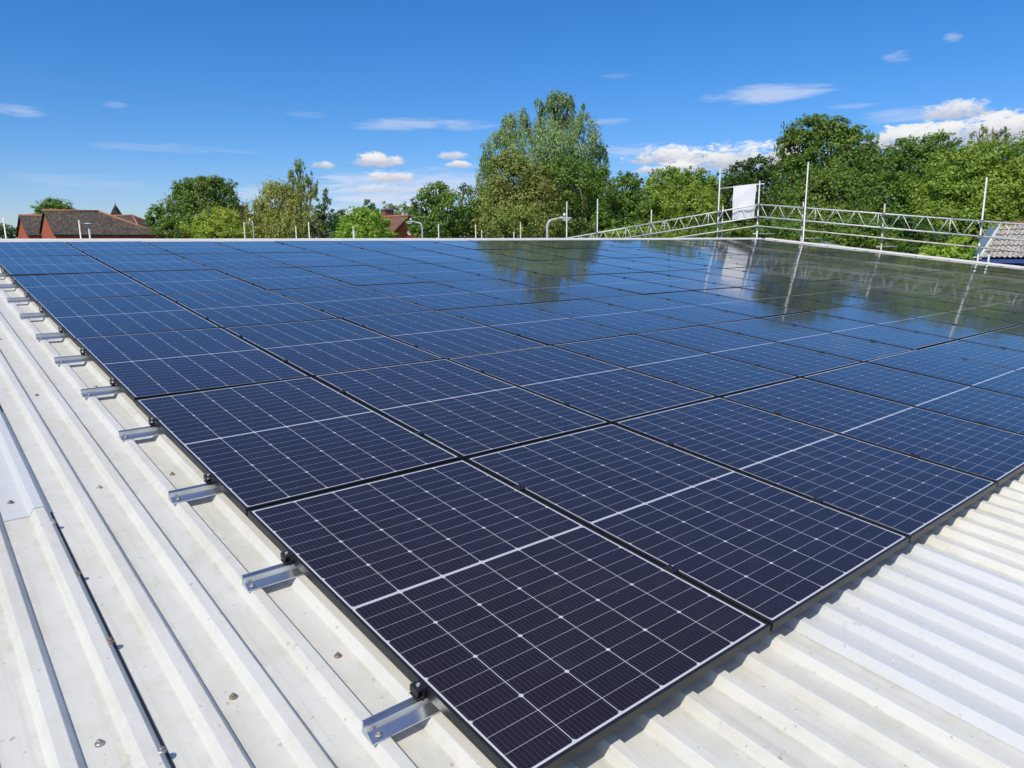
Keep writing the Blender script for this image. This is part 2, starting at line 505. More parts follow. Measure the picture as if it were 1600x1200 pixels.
# ------------------------------------------------------------------ mesh helper
class MB:
    def __init__(s):
        s.v, s.f, s.sm, s.uv = [], [], [], {}

    def poly(s, pts, smooth=False, uv=None):
        k = len(s.v)
        s.v += [tuple(p) for p in pts]
        if uv:
            s.uv[len(s.f)] = uv
        s.f.append(tuple(range(k, k + len(pts))))
        s.sm.append(smooth)

    def hexa(s, b, t):
        """box from four bottom and four top corners"""
        k = len(s.v)
        s.v += [tuple(p) for p in b] + [tuple(p) for p in t]
        for q in ((3, 2, 1, 0), (4, 5, 6, 7), (0, 1, 5, 4), (1, 2, 6, 5), (2, 3, 7, 6), (3, 0, 4, 7)):
            s.f.append(tuple(k + i for i in q))
            s.sm.append(False)

    def box(s, a, b):
        x0, y0, z0 = a
        x1, y1, z1 = b
        s.hexa([(x0, y0, z0), (x1, y0, z0), (x1, y1, z0), (x0, y1, z0)],
               [(x0, y0, z1), (x1, y0, z1), (x1, y1, z1), (x0, y1, z1)])

    def tube(s, pts, rad, n=10, caps=True):
        pts = [Vector(p) for p in pts]
        if not isinstance(rad, (list, tuple)):
            rad = [rad] * len(pts)
        k = len(s.v)
        up = None
        for i, p in enumerate(pts):
            d = (pts[min(i + 1, len(pts) - 1)] - pts[max(i - 1, 0)]).normalized()
            if up is None:
                up = d.orthogonal().normalized()
            else:
                up = (up - d * up.dot(d)).normalized()
            w = d.cross(up)
            for j in range(n):
                a = 2 * math.pi * j / n
                s.v.append(tuple(p + (up * math.cos(a) + w * math.sin(a)) * rad[i]))
        for i in range(len(pts) - 1):
            for j in range(n):
                a, b = k + i * n + j, k + i * n + (j + 1) % n
                s.f.append((a, b, b + n, a + n))
                s.sm.append(True)
        if caps:
            s.f.append(tuple(k + j for j in reversed(range(n))))
            s.sm.append(False)
            s.f.append(tuple(k + (len(pts) - 1) * n + j for j in range(n)))
            s.sm.append(False)

    def lathe(s, c, prof, n=14):
        """profile of (radius, height) turned about the vertical through c"""
        k = len(s.v)
        for r, h in prof:
            for j in range(n):
                a = 2 * math.pi * j / n
                s.v.append((c[0] + r * math.cos(a), c[1] + r * math.sin(a), c[2] + h))
        for i in range(len(prof) - 1):
            for j in range(n):
                a, b = k + i * n + j, k + i * n + (j + 1) % n
                s.f.append((a, b, b + n, a + n))
                s.sm.append(True)
        s.f.append(tuple(k + (len(prof) - 1) * n + j for j in range(n)))
        s.sm.append(False)

    def mesh(s, name, mat):
        me = bpy.data.meshes.new(name)
        me.from_pydata(s.v, [], s.f)
        me.polygons.foreach_set('use_smooth', s.sm)
        if s.uv:
            lay = me.uv_layers.new(name="UVMap")
            for fi, uv in s.uv.items():
                for li, c in zip(me.polygons[fi].loop_indices, uv):
                    lay.data[li].uv = c
        me.materials.append(mat)
        me.update()
        return me


def link(name, me, parent=None):
    o = bpy.data.objects.new(name, me)
    COL.objects.link(o)
    if parent is not None:
        o.parent = parent
    return o


def part(name, mb, mat, parent=None, world=False):
    """one mesh object; with world=True the vertices are world points and are moved into the parent's frame"""
    if world and parent is not None:
        inv = wmat(parent).inverted()
        mb.v = [tuple(inv @ Vector(p)) for p in mb.v]
    return link(name, mb.mesh(name, mat), parent)


def wmat(o):
    mm = o.matrix_basis.copy()
    while o.parent:
        o = o.parent
        mm = o.matrix_basis @ mm
    return mm


def tag(o, label=None, cat=None, group=None, kind=None):
    if label:
        o['label'] = label
    if cat:
        o['category'] = cat
    if group:
        o['group'] = group
    if kind:
        o['kind'] = kind
    return o


def thing(name, label, cat, loc=(0, 0, 0), group=None):
    o = bpy.data.objects.new(name, None)
    o.empty_display_size = .2
    COL.objects.link(o)
    o.location = loc
    return tag(o, label, cat, group)


# ------------------------------------------------------------------ ground
GZ = -5.6
gm = MB()
gm.poly([(-1500, -1500, GZ), (1500, -1500, GZ), (1500, 1500, GZ), (-1500, 1500, GZ)])
tag(part('ground', gm, M['ground']), kind='structure')

# ------------------------------------------------------------------ the building we stand on
PITCH = R_(6.2617)
RX = Matrix.Rotation(PITCH, 4, 'X')             # roof plane: x along the ridge, y up the slope, z off the roof; z=0 is the top of the panels


def rp(u, v, z=0.0):
    return RX @ Vector((u, v, z))


V_EAVE, V_RIDGE, U0, U1 = -3.6, 13.0, -9.6, 22.2
RIB, RIB0 = .1715, -.155
Z_PAN, Z_RIB = -.110, -.077
FOOT, TOPW = .040, .0175

bld = thing('roofed_building', 'long low building with a white ribbed metal roof under the solar panels', 'building', (6, 0, GZ))


def sheet_profile(u0, u1, lift=0.0):
    pts = [(u0, Z_PAN + lift)]
    k0 = math.floor((u0 - RIB0) / RIB) - 1
    k = k0
    while True:
        c = RIB0 + k * RIB
        k += 1
        if c - FOOT > u1:
            break
        for du, z in ((-FOOT, Z_PAN), (-FOOT + .003, Z_PAN + .0012), (-TOPW - .002, Z_RIB - .0012), (-TOPW, Z_RIB), (TOPW, Z_RIB), (TOPW + .002, Z_RIB - .0012), (FOOT - .003, Z_PAN + .0012), (FOOT, Z_PAN)):
            if u0 < c + du < u1:
                pts.append((c + du, z + lift))
    # the very ends keep the height of the profile there
    def zat(u):
        r = abs((u - RIB0) / RIB - round((u - RIB0) / RIB)) * RIB
        if r >= FOOT:
            return Z_PAN
        if r <= TOPW:
            return Z_RIB
        return Z_RIB + (Z_PAN - Z_RIB) * (r - TOPW) / (FOOT - TOPW)
    pts[0] = (u0, zat(u0) + lift)
    pts.append((u1, zat(u1) + lift))
    return pts


def roof_strip(mb, u0, u1, v0, v1, lift=0.0, thick=0.0, other=False):
    pr = sheet_profile(u0, u1, lift)

    def P(u, v, z):
        p = rp(u, v, z)
        if other:                                 # mirrored about the ridge
            yr = rp(0, V_RIDGE, 0).y
            p = Vector((p.x, 2 * yr - p.y, p.z))
        return p
    for (a, za), (b, zb) in zip(pr, pr[1:]):
        q = [P(a, v0, za), P(b, v0, zb), P(b, v1, zb), P(a, v1, za)]
        mb.poly(q[::-1] if other else q)
    if thick:
        for (a, za), (b, zb) in zip(pr, pr[1:]):
            mb.poly([P(a, v0, za - thick), P(b, v0, zb - thick), P(b, v0, zb), P(a, v0, za)])
            mb.poly([P(a, v1, za), P(b, v1, zb), P(b, v1, zb - thick), P(a, v1, za - thick)])
        for (u, z), s in ((pr[0], 1), (pr[-1], -1)):
            mb.poly([P(u, v0, z), P(u, v1, z), P(u, v1, z - thick), P(u, v0, z - thick)])
    return mb


roof = part('roof', roof_strip(MB(), U0, U1, V_EAVE, V_RIDGE), M['roof'], bld, True)
part('rear_roof', roof_strip(MB(), U0, U1, V_EAVE, V_RIDGE - .02, other=True), M['roof'], bld, True)

# lapped sheets: a newer bluish sheet on the front, and the old sheet whose lifted edge makes a dark line
part('new_roof_sheet', roof_strip(MB(), RIB0 + RIB * 9 - FOOT - .004, RIB0 + RIB * 15 + FOOT + .006, V_EAVE + .02, .62, .0035, .0030), M['roof_new'], roof, True)['label'] = 'newer bluish white roof sheet in front of the panels'
part('lapped_roof_sheet', roof_strip(MB(), RIB0 + RIB * 20 - FOOT - .004, RIB0 + RIB * 25 + FOOT + .006, V_EAVE + .02, .62, .0040, .0035), M['roof'], roof, True)
part('lapped_roof_sheet', roof_strip(MB(), RIB0 - RIB * 9, RIB0 - RIB * 3 + FOOT - .002, V_EAVE + .02, 6.4, .0052, .0048), M['roof'], roof, True)
# pale flashing piece over the lap, with its tapered end
fl = MB()
uL, uR = RIB0 - RIB * 8 + .02, RIB0 - RIB * 3 + FOOT + .003
roof_strip(fl, uL, uR, 2.42, 4.00, .0105, .0045)
part('flashing_sheet', fl, M['roof_new'], roof, True)['label'] = 'pale bluish flashing sheet lapped over the old roof'
c = MB()  # added dark strip standing in for the shaded gap under the lifted lap edge
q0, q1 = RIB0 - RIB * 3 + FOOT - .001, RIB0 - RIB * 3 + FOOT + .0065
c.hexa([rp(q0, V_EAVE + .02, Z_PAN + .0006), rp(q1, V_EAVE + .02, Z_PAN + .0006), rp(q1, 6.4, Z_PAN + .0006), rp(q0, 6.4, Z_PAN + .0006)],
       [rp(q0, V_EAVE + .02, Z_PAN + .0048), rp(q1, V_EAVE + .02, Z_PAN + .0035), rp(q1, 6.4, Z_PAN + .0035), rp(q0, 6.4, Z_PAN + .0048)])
part('lap_shade_strip', c, M['dark'], roof, True)
fl = MB()
roof_strip(fl, uL, RIB0 - RIB * 3 + .012, 4.20, 4.34, .0105, .0045)
part('flashing_strip', fl, M['grey_roof'], roof, True)

# ridge cap, in lengths that lap each other
u = U0 - .05
k = 0
while u < U1:
    u2 = min(u + 3.03, U1 + .12)
    c = MB()
    yr = rp(0, V_RIDGE, 0).y
    dz = .0025 * (k % 2)
    prof = [(12.70, -.062), (12.715, -.012), (12.98, .002), (13.0, .014)]
    pts = [(rp(0, v, z + dz).y, rp(0, v, z + dz).z) for v, z in prof]
    pts = pts + [(2 * yr - y, z) for y, z in reversed(pts[:-1])]
    for (y0, z0), (y1, z1) in zip(pts, pts[1:]):
        c.poly([(u, y0, z0), (u2, y0, z0), (u2, y1, z1), (u, y1, z1)])
    for uu in (u, u2):
        c.poly([(uu, y, z) for y, z in pts])
    part('ridge_cap', c, M['trim'], bld, True)
    u += 3.0
    k += 1
# verge trims on both gable ends, both slopes
for ua, ub in ((U1 - .16, U1 + .12), (U0 - .1, U0 + .18)):
    for side in (0, 1):
        c = MB()
        yr = rp(0, V_RIDGE, 0).y
        sec = [(ua, -.075), (ua, .012), (ua + .03, .040), (ub, .040), (ub, -.26), (ub - .02, -.26)]
        v0, v1 = V_EAVE - .05, 12.69
        for (a, za), (b, zb) in zip(sec, sec[1:]):
            q = [rp(a, v0, za), rp(b, v0, zb), rp(b, v1, zb), rp(a, v1, za)]
            if side:
                q = [Vector((p.x, 2 * yr - p.y, p.z)) for p in q]
            c.poly(q)
        part('verge_trim', c, M['trim'], bld, True)
# walls and gutters
yF, zF = rp(0, V_EAVE + .25, Z_PAN - .02).y, rp(0, V_EAVE + .25, Z_PAN - .02).z
yr, zr = rp(0, V_RIDGE, Z_PAN - .03).y, rp(0, V_RIDGE, Z_PAN - .03).z
yB = 2 * yr - yF


def clad_wall(a, b, top):
    mb = MB()
    n = int((Vector(b) - Vector(a)).length / .15)
    d = (Vector(b) - Vector(a)) / n
    nrm = Vector((d.y, -d.x, 0)).normalized() * .02
    for i in range(n):
        for f0, f1, o0, o1 in ((0, .5, 0, 0), (.5, .6, 0, 1), (.6, .9, 1, 1), (.9, 1, 1, 0)):
            p0, p1 = Vector(a) + d * (i + f0) + nrm * o0, Vector(a) + d * (i + f1) + nrm * o1
            mb.poly([(p0.x, p0.y, GZ), (p1.x, p1.y, GZ), (p1.x, p1.y, top(p1)), (p0.x, p0.y, top(p0))])
    return mb


def gable_top(p):
    return zF + (zr - zF) * (1 - abs(p.y - yr) / (yr - yF))


for nm, a, b, tf in (('wall', (U0 + .1, yF, 0), (U1 - .05, yF, 0), lambda p: zF), ('wall', (U1 - .05, yF, 0), (U1 - .05, yB, 0), gable_top),
                     ('wall', (U1 - .05, yB, 0), (U0 + .1, yB, 0), lambda p: zF), ('wall', (U0 + .1, yB, 0), (U0 + .1, yF, 0), gable_top)):
    part(nm, clad_wall(a, b, tf), M['clad'], bld, True)
for yy in (rp(0, V_EAVE - .03, -.2).y, 2 * yr - rp(0, V_EAVE - .03, -.2).y):
    g = MB()
    g.tube([(U0, yy, rp(0, V_EAVE, -.2).z), (U1, yy, rp(0, V_EAVE, -.2).z)], .06, 10)
    part('gutter', g, M['clad'], bld, True)

# roof screws: a washer and a hexagon head
def screw_mesh(mat, tilt=0.0):
    mb = MB()
    mb.lathe((0, 0, 0), [(.0125, 0), (.0125, .003), (.009, .0055), (.007, .006)], 14)
    mb.lathe((0, 0, .0055), [(.0062, 0), (.0062, .006), (.0045, .0075)], 6)
    return mb.mesh('roof_screw', mat)


scr = [screw_mesh(M['steel']), screw_mesh(M['rust']), screw_mesh(M['trim'])]
rnd = random.Random(4)
spots = []
for kv in range(-2, 7):
    v = .84 + 1.74 * kv
    for q in range(0, 9):
        uu = RIB0 + RIB / 2 - RIB * 2 * q
        if uu > -4.5:
            spots.append((uu + rnd.uniform(-.012, .012), v + rnd.uniform(-.02, .02), Z_PAN + (.006 if uu < -.67 else 0)))
    for q in range(0, 10):
        if v < 0:
            spots.append((1.451 + RIB * 2 * q + rnd.uniform(-.01, .01), v + .6, Z_PAN + .004))
spots += [(RIB0 - RIB * 3 + .026, .697, Z_RIB + .0), (RIB0 - RIB * 3 + .028, 1.265, Z_RIB), (RIB0 - RIB * 3 + .026, 1.764, Z_RIB), (RIB0 - RIB * 3 + .027, 2.25, Z_RIB),
          (-.753, 2.60, Z_PAN + .011), (1.451, -.299, Z_PAN + .006)]
inv = wmat(roof).inverted()
for i, (uu, v, z) in enumerate(spots):
    o = link('roof_screw', scr[2] if uu > .5 else scr[0] if rnd.random() < .55 else scr[1], roof)
    o.matrix_local = inv @ (Matrix.Translation(rp(uu, v, z)) @ RX @ Matrix.Rotation(rnd.uniform(-.12, .12), 4, 'X') @ Matrix.Rotation(rnd.uniform(0, 6), 4, 'Z'))

# ------------------------------------------------------------------ solar panels
PW, PL, GAPU, GAPV = 1.134, 1.787, .020, .01996
SU, SV = PW + GAPU, 1.80696
NC, NR = 19, 7
LIP, HT = .0105, .034


def frame_mesh():
    mb = MB()
    b = .0012
    # outer wall, small rounded edge, lip, inner drop to the glass, inner wall
    rings = [(0.0, -HT), (0.0, -b), (b, 0.0), (LIP, 0.0), (LIP, -.0022)]

    def ring(off, z):
        return [(off, off, z), (PW - off, off, z), (PW - off, PL - off, z), (off, PL - off, z)]
    for (o0, z0), (o1, z1) in zip(rings, rings[1:]):
        a, c = ring(o0, z0), ring(o1, z1)
        for i in range(4):
            j = (i + 1) % 4
            mb.poly([a[i], a[j], c[j], c[i]])
    # return flange under the module
    a, c = ring(0, -HT), ring(.028, -HT)
    for i in range(4):
        j = (i + 1) % 4
        mb.poly([c[i], c[j], a[j], a[i]])
    return mb.mesh('frame', M['frame'])


def glass_mesh():
    mb = MB()
    e = LIP - .004
    mb.box((e, e, -.0070), (PW - e, PL - e, -.0020))
    return mb.mesh('glass', M['glass'])


FM, GM = frame_mesh(), glass_mesh()
ORD = ['first', 'second', 'third', 'fourth', 'fifth', 'sixth', 'seventh', 'eighth', 'ninth', 'tenth', 'eleventh', 'twelfth', 'thirteenth',
       'fourteenth', 'fifteenth', 'sixteenth', 'seventeenth', 'eighteenth', 'nineteenth']
ROWN = ['front row', 'second row from the front', 'third row from the front', 'middle row', 'third row from the ridge', 'second row from the ridge', 'row along the ridge']
proto = thing('solar_panel', 'black framed solar panel', 'solar panel', group='solar panels in rows on the roof')
link('frame', FM, proto)
link('glass', GM, proto)
rnd = random.Random(11)
for j in range(NR):
    for i in range(NC):
        o = proto
        if i or j:
            o = proto.copy()
            COL.objects.link(o)
            for ch in proto.children:
                c = ch.copy()
                COL.objects.link(c)
                c.parent = o
        far = min(1.0, .35 + .05 * i)
        tl = Matrix.Rotation(R_(rnd.gauss(0, .13)), 4, 'X') @ Matrix.Rotation(R_(rnd.gauss(0, .12)), 4, 'Y')
        ctr = Matrix.Translation((PW / 2, PL / 2, 0))
        o.matrix_world = RX @ Matrix.Translation((i * SU, j * SV, rnd.uniform(-.0012, .0012))) @ ctr @ tl @ ctr.inverted()
        if i == 0:
            o['label'] = 'dark solar panel at the open edge with the rail ends, ' + ROWN[j]
        elif i == NC - 1:
            o['label'] = 'dark solar panel beside the scaffolded gable verge, ' + ROWN[j]
        else:
            o['label'] = 'dark solar panel, %s in from the rail ends, %s' % (ORD[i], ROWN[j])

# ------------------------------------------------------------------ mounting rails with their clamps
def rail_mesh():
    mb = MB()
    # open-topped channel with a side foot, along x
    sec = [(-.046, -.0755), (.016, -.0755), (.016, -.071), (.014, -.0705), (.014, -.0355), (.006, -.0355), (.006, -.048), (-.006, -.048), (-.006, -.0355), (-.014, -.0355),
           (-.0150, -.0560), (-.046, -.0715)]
    x0, x1 = -.192, NC * SU + .06
    n = len(sec)
    k = len(mb.v)
    for x in (x0, x1):
        mb.v += [(x, y, z) for y, z in sec]
    for i in range(n):
        j = (i + 1) % n
        mb.f.append((i, j, n + j, n + i))
        mb.sm.append(False)
    mb.f.append(tuple(range(n)))
    mb.f.append(tuple(reversed(range(n, 2 * n))))
    mb.sm += [False, False]
    return mb.mesh('rail_profile', M['alu'])


def end_clamp_mesh():
    mb = MB()
    mb.box((-.036, -.019, .0035), (.006, .019, .0080))
    mb.box((-.0145, -.019, -.0355), (-.0095, .019, .0035))
    mb.box((-.036, -.019, -.012), (-.0315, .019, .0035))
    mb.box((-.036, -.019, -.024), (-.0145, .019, -.0195))
    mb.box((-.030, -.012, -.0355), (-.0145, .012, -.030))
    return mb.mesh('end_clamp', M['clamp'])


def bolt_mesh():
    mb = MB()
    mb.lathe((-.020, 0, .008), [(.0065, 0), (.0065, .006), (.0035, .0062), (.0030, .0035)], 12)
    return mb.mesh('bolt', M['steel'])


def mid_clamp_mesh():
    mb = MB()
    mb.box((-.0190, -.024, .0012), (.0190, .024, .0048))
    mb.box((-.0075, -.024, -.030), (.0075, .024, .0012))
    mb.box((-.0190, -.024, .0048), (-.0140, .024, .0068))
    mb.box((.0140, -.024, .0048), (.0190, .024, .0068))
    mb.lathe((0, 0, .0048), [(.0065, 0), (.0065, .006), (.003, .0062)], 10)
    return mb.mesh('mid_clamp', M['clamp'])


def rail_screw_mesh():
    mb = MB()
    mb.lathe((0, 0, 0), [(.0095, 0), (.0095, .0022), (.006, .003)], 14)
    mb.lathe((0, 0, .003), [(.0055, 0), (.0055, .0055), (.004, .0065)], 6)
    return mb.mesh('rail_screw', M['steel'])


RM, EM, BM, CM, SM_ = rail_mesh(), end_clamp_mesh(), bolt_mesh(), mid_clamp_mesh(), rail_screw_mesh()
kk = 0
for j in range(NR):
    for off in (.43, 1.36):
        kk += 1
        nth = ('nearest of all' if kk == 1 else 'farthest one' if kk == 2 * NR else ORD[kk - 1] + ' nearest of its row')
        t = thing('mounting_rail', 'aluminium panel rail end poking out over the white ribs, ' + nth, 'rail', group='mounting rails under the panels')
        t.matrix_world = RX @ Matrix.Translation((0, j * SV + off + rnd.uniform(-.02, .02), 0))
        link('rail_profile', RM, t).location = (rnd.uniform(-.022, .012), 0, 0)
        e = link('end_clamp', EM, t)
        link('bolt', BM, e)
        s = link('rail_screw', SM_, t)
        s.location = (RIB0 - .010, -.0310, -.0640)
        e2 = link('end_clamp', EM, t)
        e2.matrix_local = Matrix.Translation((NC * SU - GAPU, 0, 0)) @ Matrix.Rotation(math.pi, 4, 'Z')
        link('bolt', BM, e2)
        for i in range(1, NC):
            c = link('mid_clamp', CM, t)
            c.location = (i * SU - GAPU / 2, rnd.uniform(-.01, .01), 0)

# ------------------------------------------------------------------ scaffolding along the gable
SX = 22.62
TR = .0242
sc_ = thing('scaffolding', 'galvanised tube scaffolding with lattice beams along the gable verge', 'scaffolding', (SX, yr, GZ))
slope = math.tan(PITCH)


def zline(y, z_at_ridge):                          # heights that follow the roof on both sides of the ridge
    return z_at_ridge - abs(y - 13.25) * slope


def lattice(y0, y1, zt, zb, x):
    """a lattice beam between y0 and y1: two chords, zigzag lacing and a post per bay"""
    beam = MB()
    n = max(1, round(abs(y1 - y0) / .68))
    tops = lambda y: Vector((x, y, zline(y, zt)))
    bots = lambda y: Vector((x, y, zline(y, zb)))
    for i in range(n):
        a, b = y0 + (y1 - y0) * i / n, y0 + (y1 - y0) * (i + 1) / n
        mid = (a + b) / 2
        g = (b - a) * .06
        beam.tube([tops(a + g), bots(mid - g)], .0120, 8)
        beam.tube([bots(mid + g), tops(b - g)], .0120, 8)
        if i % 3 == 2:
            beam.tube([tops(b), bots(b)], .0130, 8)
    return beam, tops, bots


def add_beam(y0, y1, x, zt=2.585, zb=2.165):
    lac, tp, bt = lattice(y0, y1, zt, zb, x)
    o = part('lattice_beam', lac, M['galv'], sc_, True)
    for f in (tp, bt):
        c = MB()
        c.tube([f(y0), f(y1)], TR, 12)
        part('chord', c, M['galv'], o, True)
    return o


add_beam(13.22, 7.05, SX)
add_beam(7.10, .9, SX + .055)
add_beam(.95, -4.6, SX)
add_beam(13.32, 19.4, SX)
add_beam(19.35, 25.6, SX + .055)
add_beam(25.5, 29.6, SX)
for y0, y1, xo in ((13.3, 6.6, .05), (6.75, .2, -.02), (.4, -4.6, .05), (13.2, 19.8, .05), (19.6, 26, -.02), (25.8, 29.8, .05)):
    c = MB()
    c.tube([(SX - xo, y0, zline(y0, 1.86)), (SX - xo, y1, zline(y1, 1.86))], TR, 12)
    part('guard_rail', c, M['galv_old'], sc_, True)
posts = [  # y, top, x offset, worn
    (13.30, 3.40, .06, 0), (11.50, 3.87, -.07, 0), (11.63, 2.60, .09, 1), (8.95, 2.42, .07, 1), (6.24, 3.02, .07, 0), (5.98, .98, .12, 0),
    (3.4, 2.6, .07, 1), (.6, 2.9, -.06, 0), (-2.2, 1.6, .07, 1),
    (14.95, 3.93, .07, 0), (14.80, 2.62, .13, 1), (18.10, 2.60, .07, 1), (21.08, 3.17, .07, 0), (22.98, 3.15, .07, 0), (26.2, 2.3, .07, 1), (29.3, 2.0, .07, 1)]
for y, zt, xo, worn in posts:
    c = MB()
    lean = .02 if xo > 0 else -.01
    c.tube([(SX + xo + .62 * 0, y, GZ), (SX + xo, y + lean, zt)], TR, 12)
    part('standard', c, M['galv_old' if worn else 'galv'], sc_, True)
    for h in (2.585, 2.165, 1.86):
        z = zline(y, h)
        if z < zt:
            q = MB()
            q.box((SX - .05, y - .050, z - .04), (SX + xo + .035, y + .050, z + .04))
            q.tube([(SX + xo * .5, y - .075, z), (SX + xo * .5, y + .075, z)], .012, 6)
            part('coupler', q, M['coupler'], sc_, True)
c = MB()
c.tube([(SX + .14, 14.98, 3.235), (SX + .14, 13.18, 3.295)], TR, 12)
tube_obj = part('cross_tube', c, M['galv'], sc_, True)
# short transoms into the second row of the scaffold beyond
for y in (11.5, 13.3, 14.95, 6.24, 8.95, 18.1):
    c = MB()
    zz = zline(y, 1.93)
    c.tube([(SX - .1, y + .07, zz - .35), (SX + 1.35, y + .07, zz - .35)], TR, 10)
    part('transom', c, M['galv_old'], sc_, True)

# white sheet hung over the cross tube
sm = MB()
n, q = 14, 10
rows = []
for b in range(q + 1):
    t_ = b / q
    row = []
    for a in range(n + 1):
        s_ = a / n
        y = 14.40 - s_ * .93 + .03 * t_ * math.sin(2.2 * s_)
        ztop = 3.235 + (14.98 - y) / 1.76 * .06 + .027
        z = ztop - t_ * 1.18 - .03 * s_ * 0
        x = SX + .106 - .02 * math.sin(t_ * 3.0) + .022 * math.sin(s_ * 8 + 1 + t_) * t_ + .008 * math.sin(t_ * 11 + s_ * 5) + .02 * t_ * t_
        row.append((x, y + .05 * (t_ - .5) * 0, z))
    rows.append(row)
for b in range(q):
    for a in range(n):
        sm.poly([rows[b][a], rows[b][a + 1], rows[b + 1][a + 1], rows[b + 1][a]], True)
back = [[(SX + .172 + .012 * math.sin(a * .7) * b / 4, rows[0][a][1] + .01, rows[0][a][2] - b * .07) for a in range(n + 1)] for b in range(5)]
for a in range(n):
    top = [(SX + .14, rows[0][k_][1], rows[0][k_][2] + .006) for k_ in (a, a + 1)]
    sm.poly([rows[0][a], top[0], top[1], rows[0][a + 1]], True)
    sm.poly([top[0], back[0][a], back[0][a + 1], top[1]], True)
    for b in range(4):
        sm.poly([back[b][a], back[b + 1][a], back[b + 1][a + 1], back[b][a + 1]], True)
tag(part('hanging_sheet', sm, M['sheet']), 'plain white sheet hung over a scaffold tube at the ridge corner', 'sheet')

# ------------------------------------------------------------------ poles beyond the ridge
def yplane(px, py, y):
    d = AX * ((px - 800) / FPX) + AY * ((py - 600) / FPX) + AZ
    return CAM + d * ((y - CAM.y) / d.y)


for px, py, lab, mt in ((5, 340, 'bare scaffold pole at the far left, in front of the low far trees', 'galv'),
                        (123, 344, 'scaffold pole in front of the big brown tiled roof', 'galv'),
                        (381, 347, 'scaffold pole in front of the pale bushes left of the olive tree', 'galv_old'),
                        (462, 354, 'short thin pole in front of the olive weeping tree', 'galv_old'),
                        (482, 347, 'scaffold pole in front of the dark conifer', 'galv'),
                        (685, 350, 'scaffold pole in front of the dark tree beside the brick gable house', 'galv'),
                        (743, 351, 'scaffold pole in front of the gap between dark tree and rusty tree', 'galv'),
                        (803, 362, 'shortest scaffold pole, in front of the rusty tree', 'galv')):
    p = yplane(px, py, 29.6)
    c = MB()
    c.tube([(0, 0, 0), (0, 0, p.z - GZ)], TR, 10)
    o = part('scaffold_pole', c, M[mt])
    o.location = (p.x, p.y, GZ)
    tag(o, lab, 'pole', 'scaffold poles beyond the ridge')


def street_lamp(p0, top, arm_to, label, rad=.05, head=1.0, bowl='lamp_glass'):
    """column with a bent arm; arm_to is a point in the world, p0 the foot"""
    t = thing('street_lamp', label, 'street lamp', p0, 'street lamps beyond the ridge')
    c = MB()
    base = Vector(p0)
    tp = Vector((p0[0], p0[1], top))
    arm = Vector(arm_to)
    d = arm - tp
    flat = Vector((d.x, d.y, 0))
    r = min(.55, flat.length * .45)
    pts = [base, Vector((p0[0], p0[1], top - r))]
    fd = flat.normalized()
    for a in range(1, 7):
        ang = a / 6 * math.pi / 2
        pts.append(tp + fd * (r * (1 - math.cos(ang))) + Vector((0, 0, -r + r * math.sin(ang))))
    pts.append(arm)
    c.tube(pts, [rad * 1.15] + [rad] * (len(pts) - 2) + [rad * .8], 12)
    part('column', c, M['lamp_metal'], t, True)
    if head:
        h = MB()
        n_ = fd.cross(Vector((0, 0, 1)))
        L_ = .62 * head
        a0, a1 = arm - fd * .05, arm + fd * L_
        b4 = [a0 - n_ * .07, a1 - n_ * .10, a1 + n_ * .10, a0 + n_ * .07]
        h.hexa([p + Vector((0, 0, -.07 * head)) for p in b4], [b4[0] + Vector((0, 0, .08 * head)), b4[1] + Vector((0, 0, .0)), b4[2] + Vector((0, 0, .0)), b4[3] + Vector((0, 0, .08 * head))])
        hd = part('lamp_head', h, M['lamp_metal'], t, True)
        g = MB()
        g.hexa([b4[0] + fd * .12 + Vector((0, 0, -.11)), b4[1] - fd * .08 + Vector((0, 0, -.10)), b4[2] - fd * .08 + Vector((0, 0, -.10)), b4[3] + fd * .12 + Vector((0, 0, -.11))],
               [b4[0] + fd * .10 + Vector((0, 0, -.072)), b4[1] - fd * .05 + Vector((0, 0, -.072)), b4[2] - fd * .05 + Vector((0, 0, -.072)), b4[3] + fd * .10 + Vector((0, 0, -.072))])
        part('lamp_bowl', g, M[bowl], hd, True)
        k_ = MB()
        k_.lathe(arm + fd * .12 + Vector((0, 0, .075)), [(.05, 0), (.05, .06), (.03, .09)], 10)
        part('photocell', k_, M['white_paint'], hd, True)
    return t


def on_ground(px, depth):
    p = at(px, 373, depth)
    return (p.x, p.y, GZ)


def lamp(px, top_py, arm_px, arm_py, depth, label, rad=.05, head=1.0):
    f0 = on_ground(px, depth)
    # stand the column where the direction meets that depth, then raise it to the height seen
    tz = at(px, top_py, depth).z
    a = at(arm_px, arm_py, depth)
    street_lamp(f0, tz, (a.x, a.y, a.z), label, rad, head)


lamp(855, 343, 877, 340, 27, 'grey street lamp with a long bent arm in front of the dark wood', .040, .6)
lamp(660, 348, 645, 346, 38, 'street lamp with its arm bent towards the brick gable house', .040, .55)
lamp(397, 347, 392, 346, 42, 'white street lamp with a short arm in front of the olive tree', .032, .4)
t = thing('garden_lamp', 'thin post with a flat lamp cap in front of the large tiled roof', 'lamp', on_ground(141, 34))
c = MB()
tz = at(141, 351, 34).z
x_, y_, _ = on_ground(141, 34)
c.tube([(x_, y_, GZ), (x_, y_, tz)], .045, 10)
part('post', c, M['lamp_metal'], t, True)
c = MB()
c.lathe((x_, y_, tz), [(.08, 0), (.20, .02), (.20, .05), (.05, .08)], 14)
part('lamp_cap', c, M['lamp_metal'], t, True)
t = thing('bollard_lamp', 'slim post with a yellowish round cap in front of the bright green tree', 'lamp', on_ground(553, 34))
x_, y_, _ = on_ground(553, 34)
tz = at(553, 358, 34).z
c = MB()
c.tube([(x_, y_, GZ), (x_, y_, tz)], .05, 10)
part('post', c, M['lamp_metal'], t, True)
c = MB()
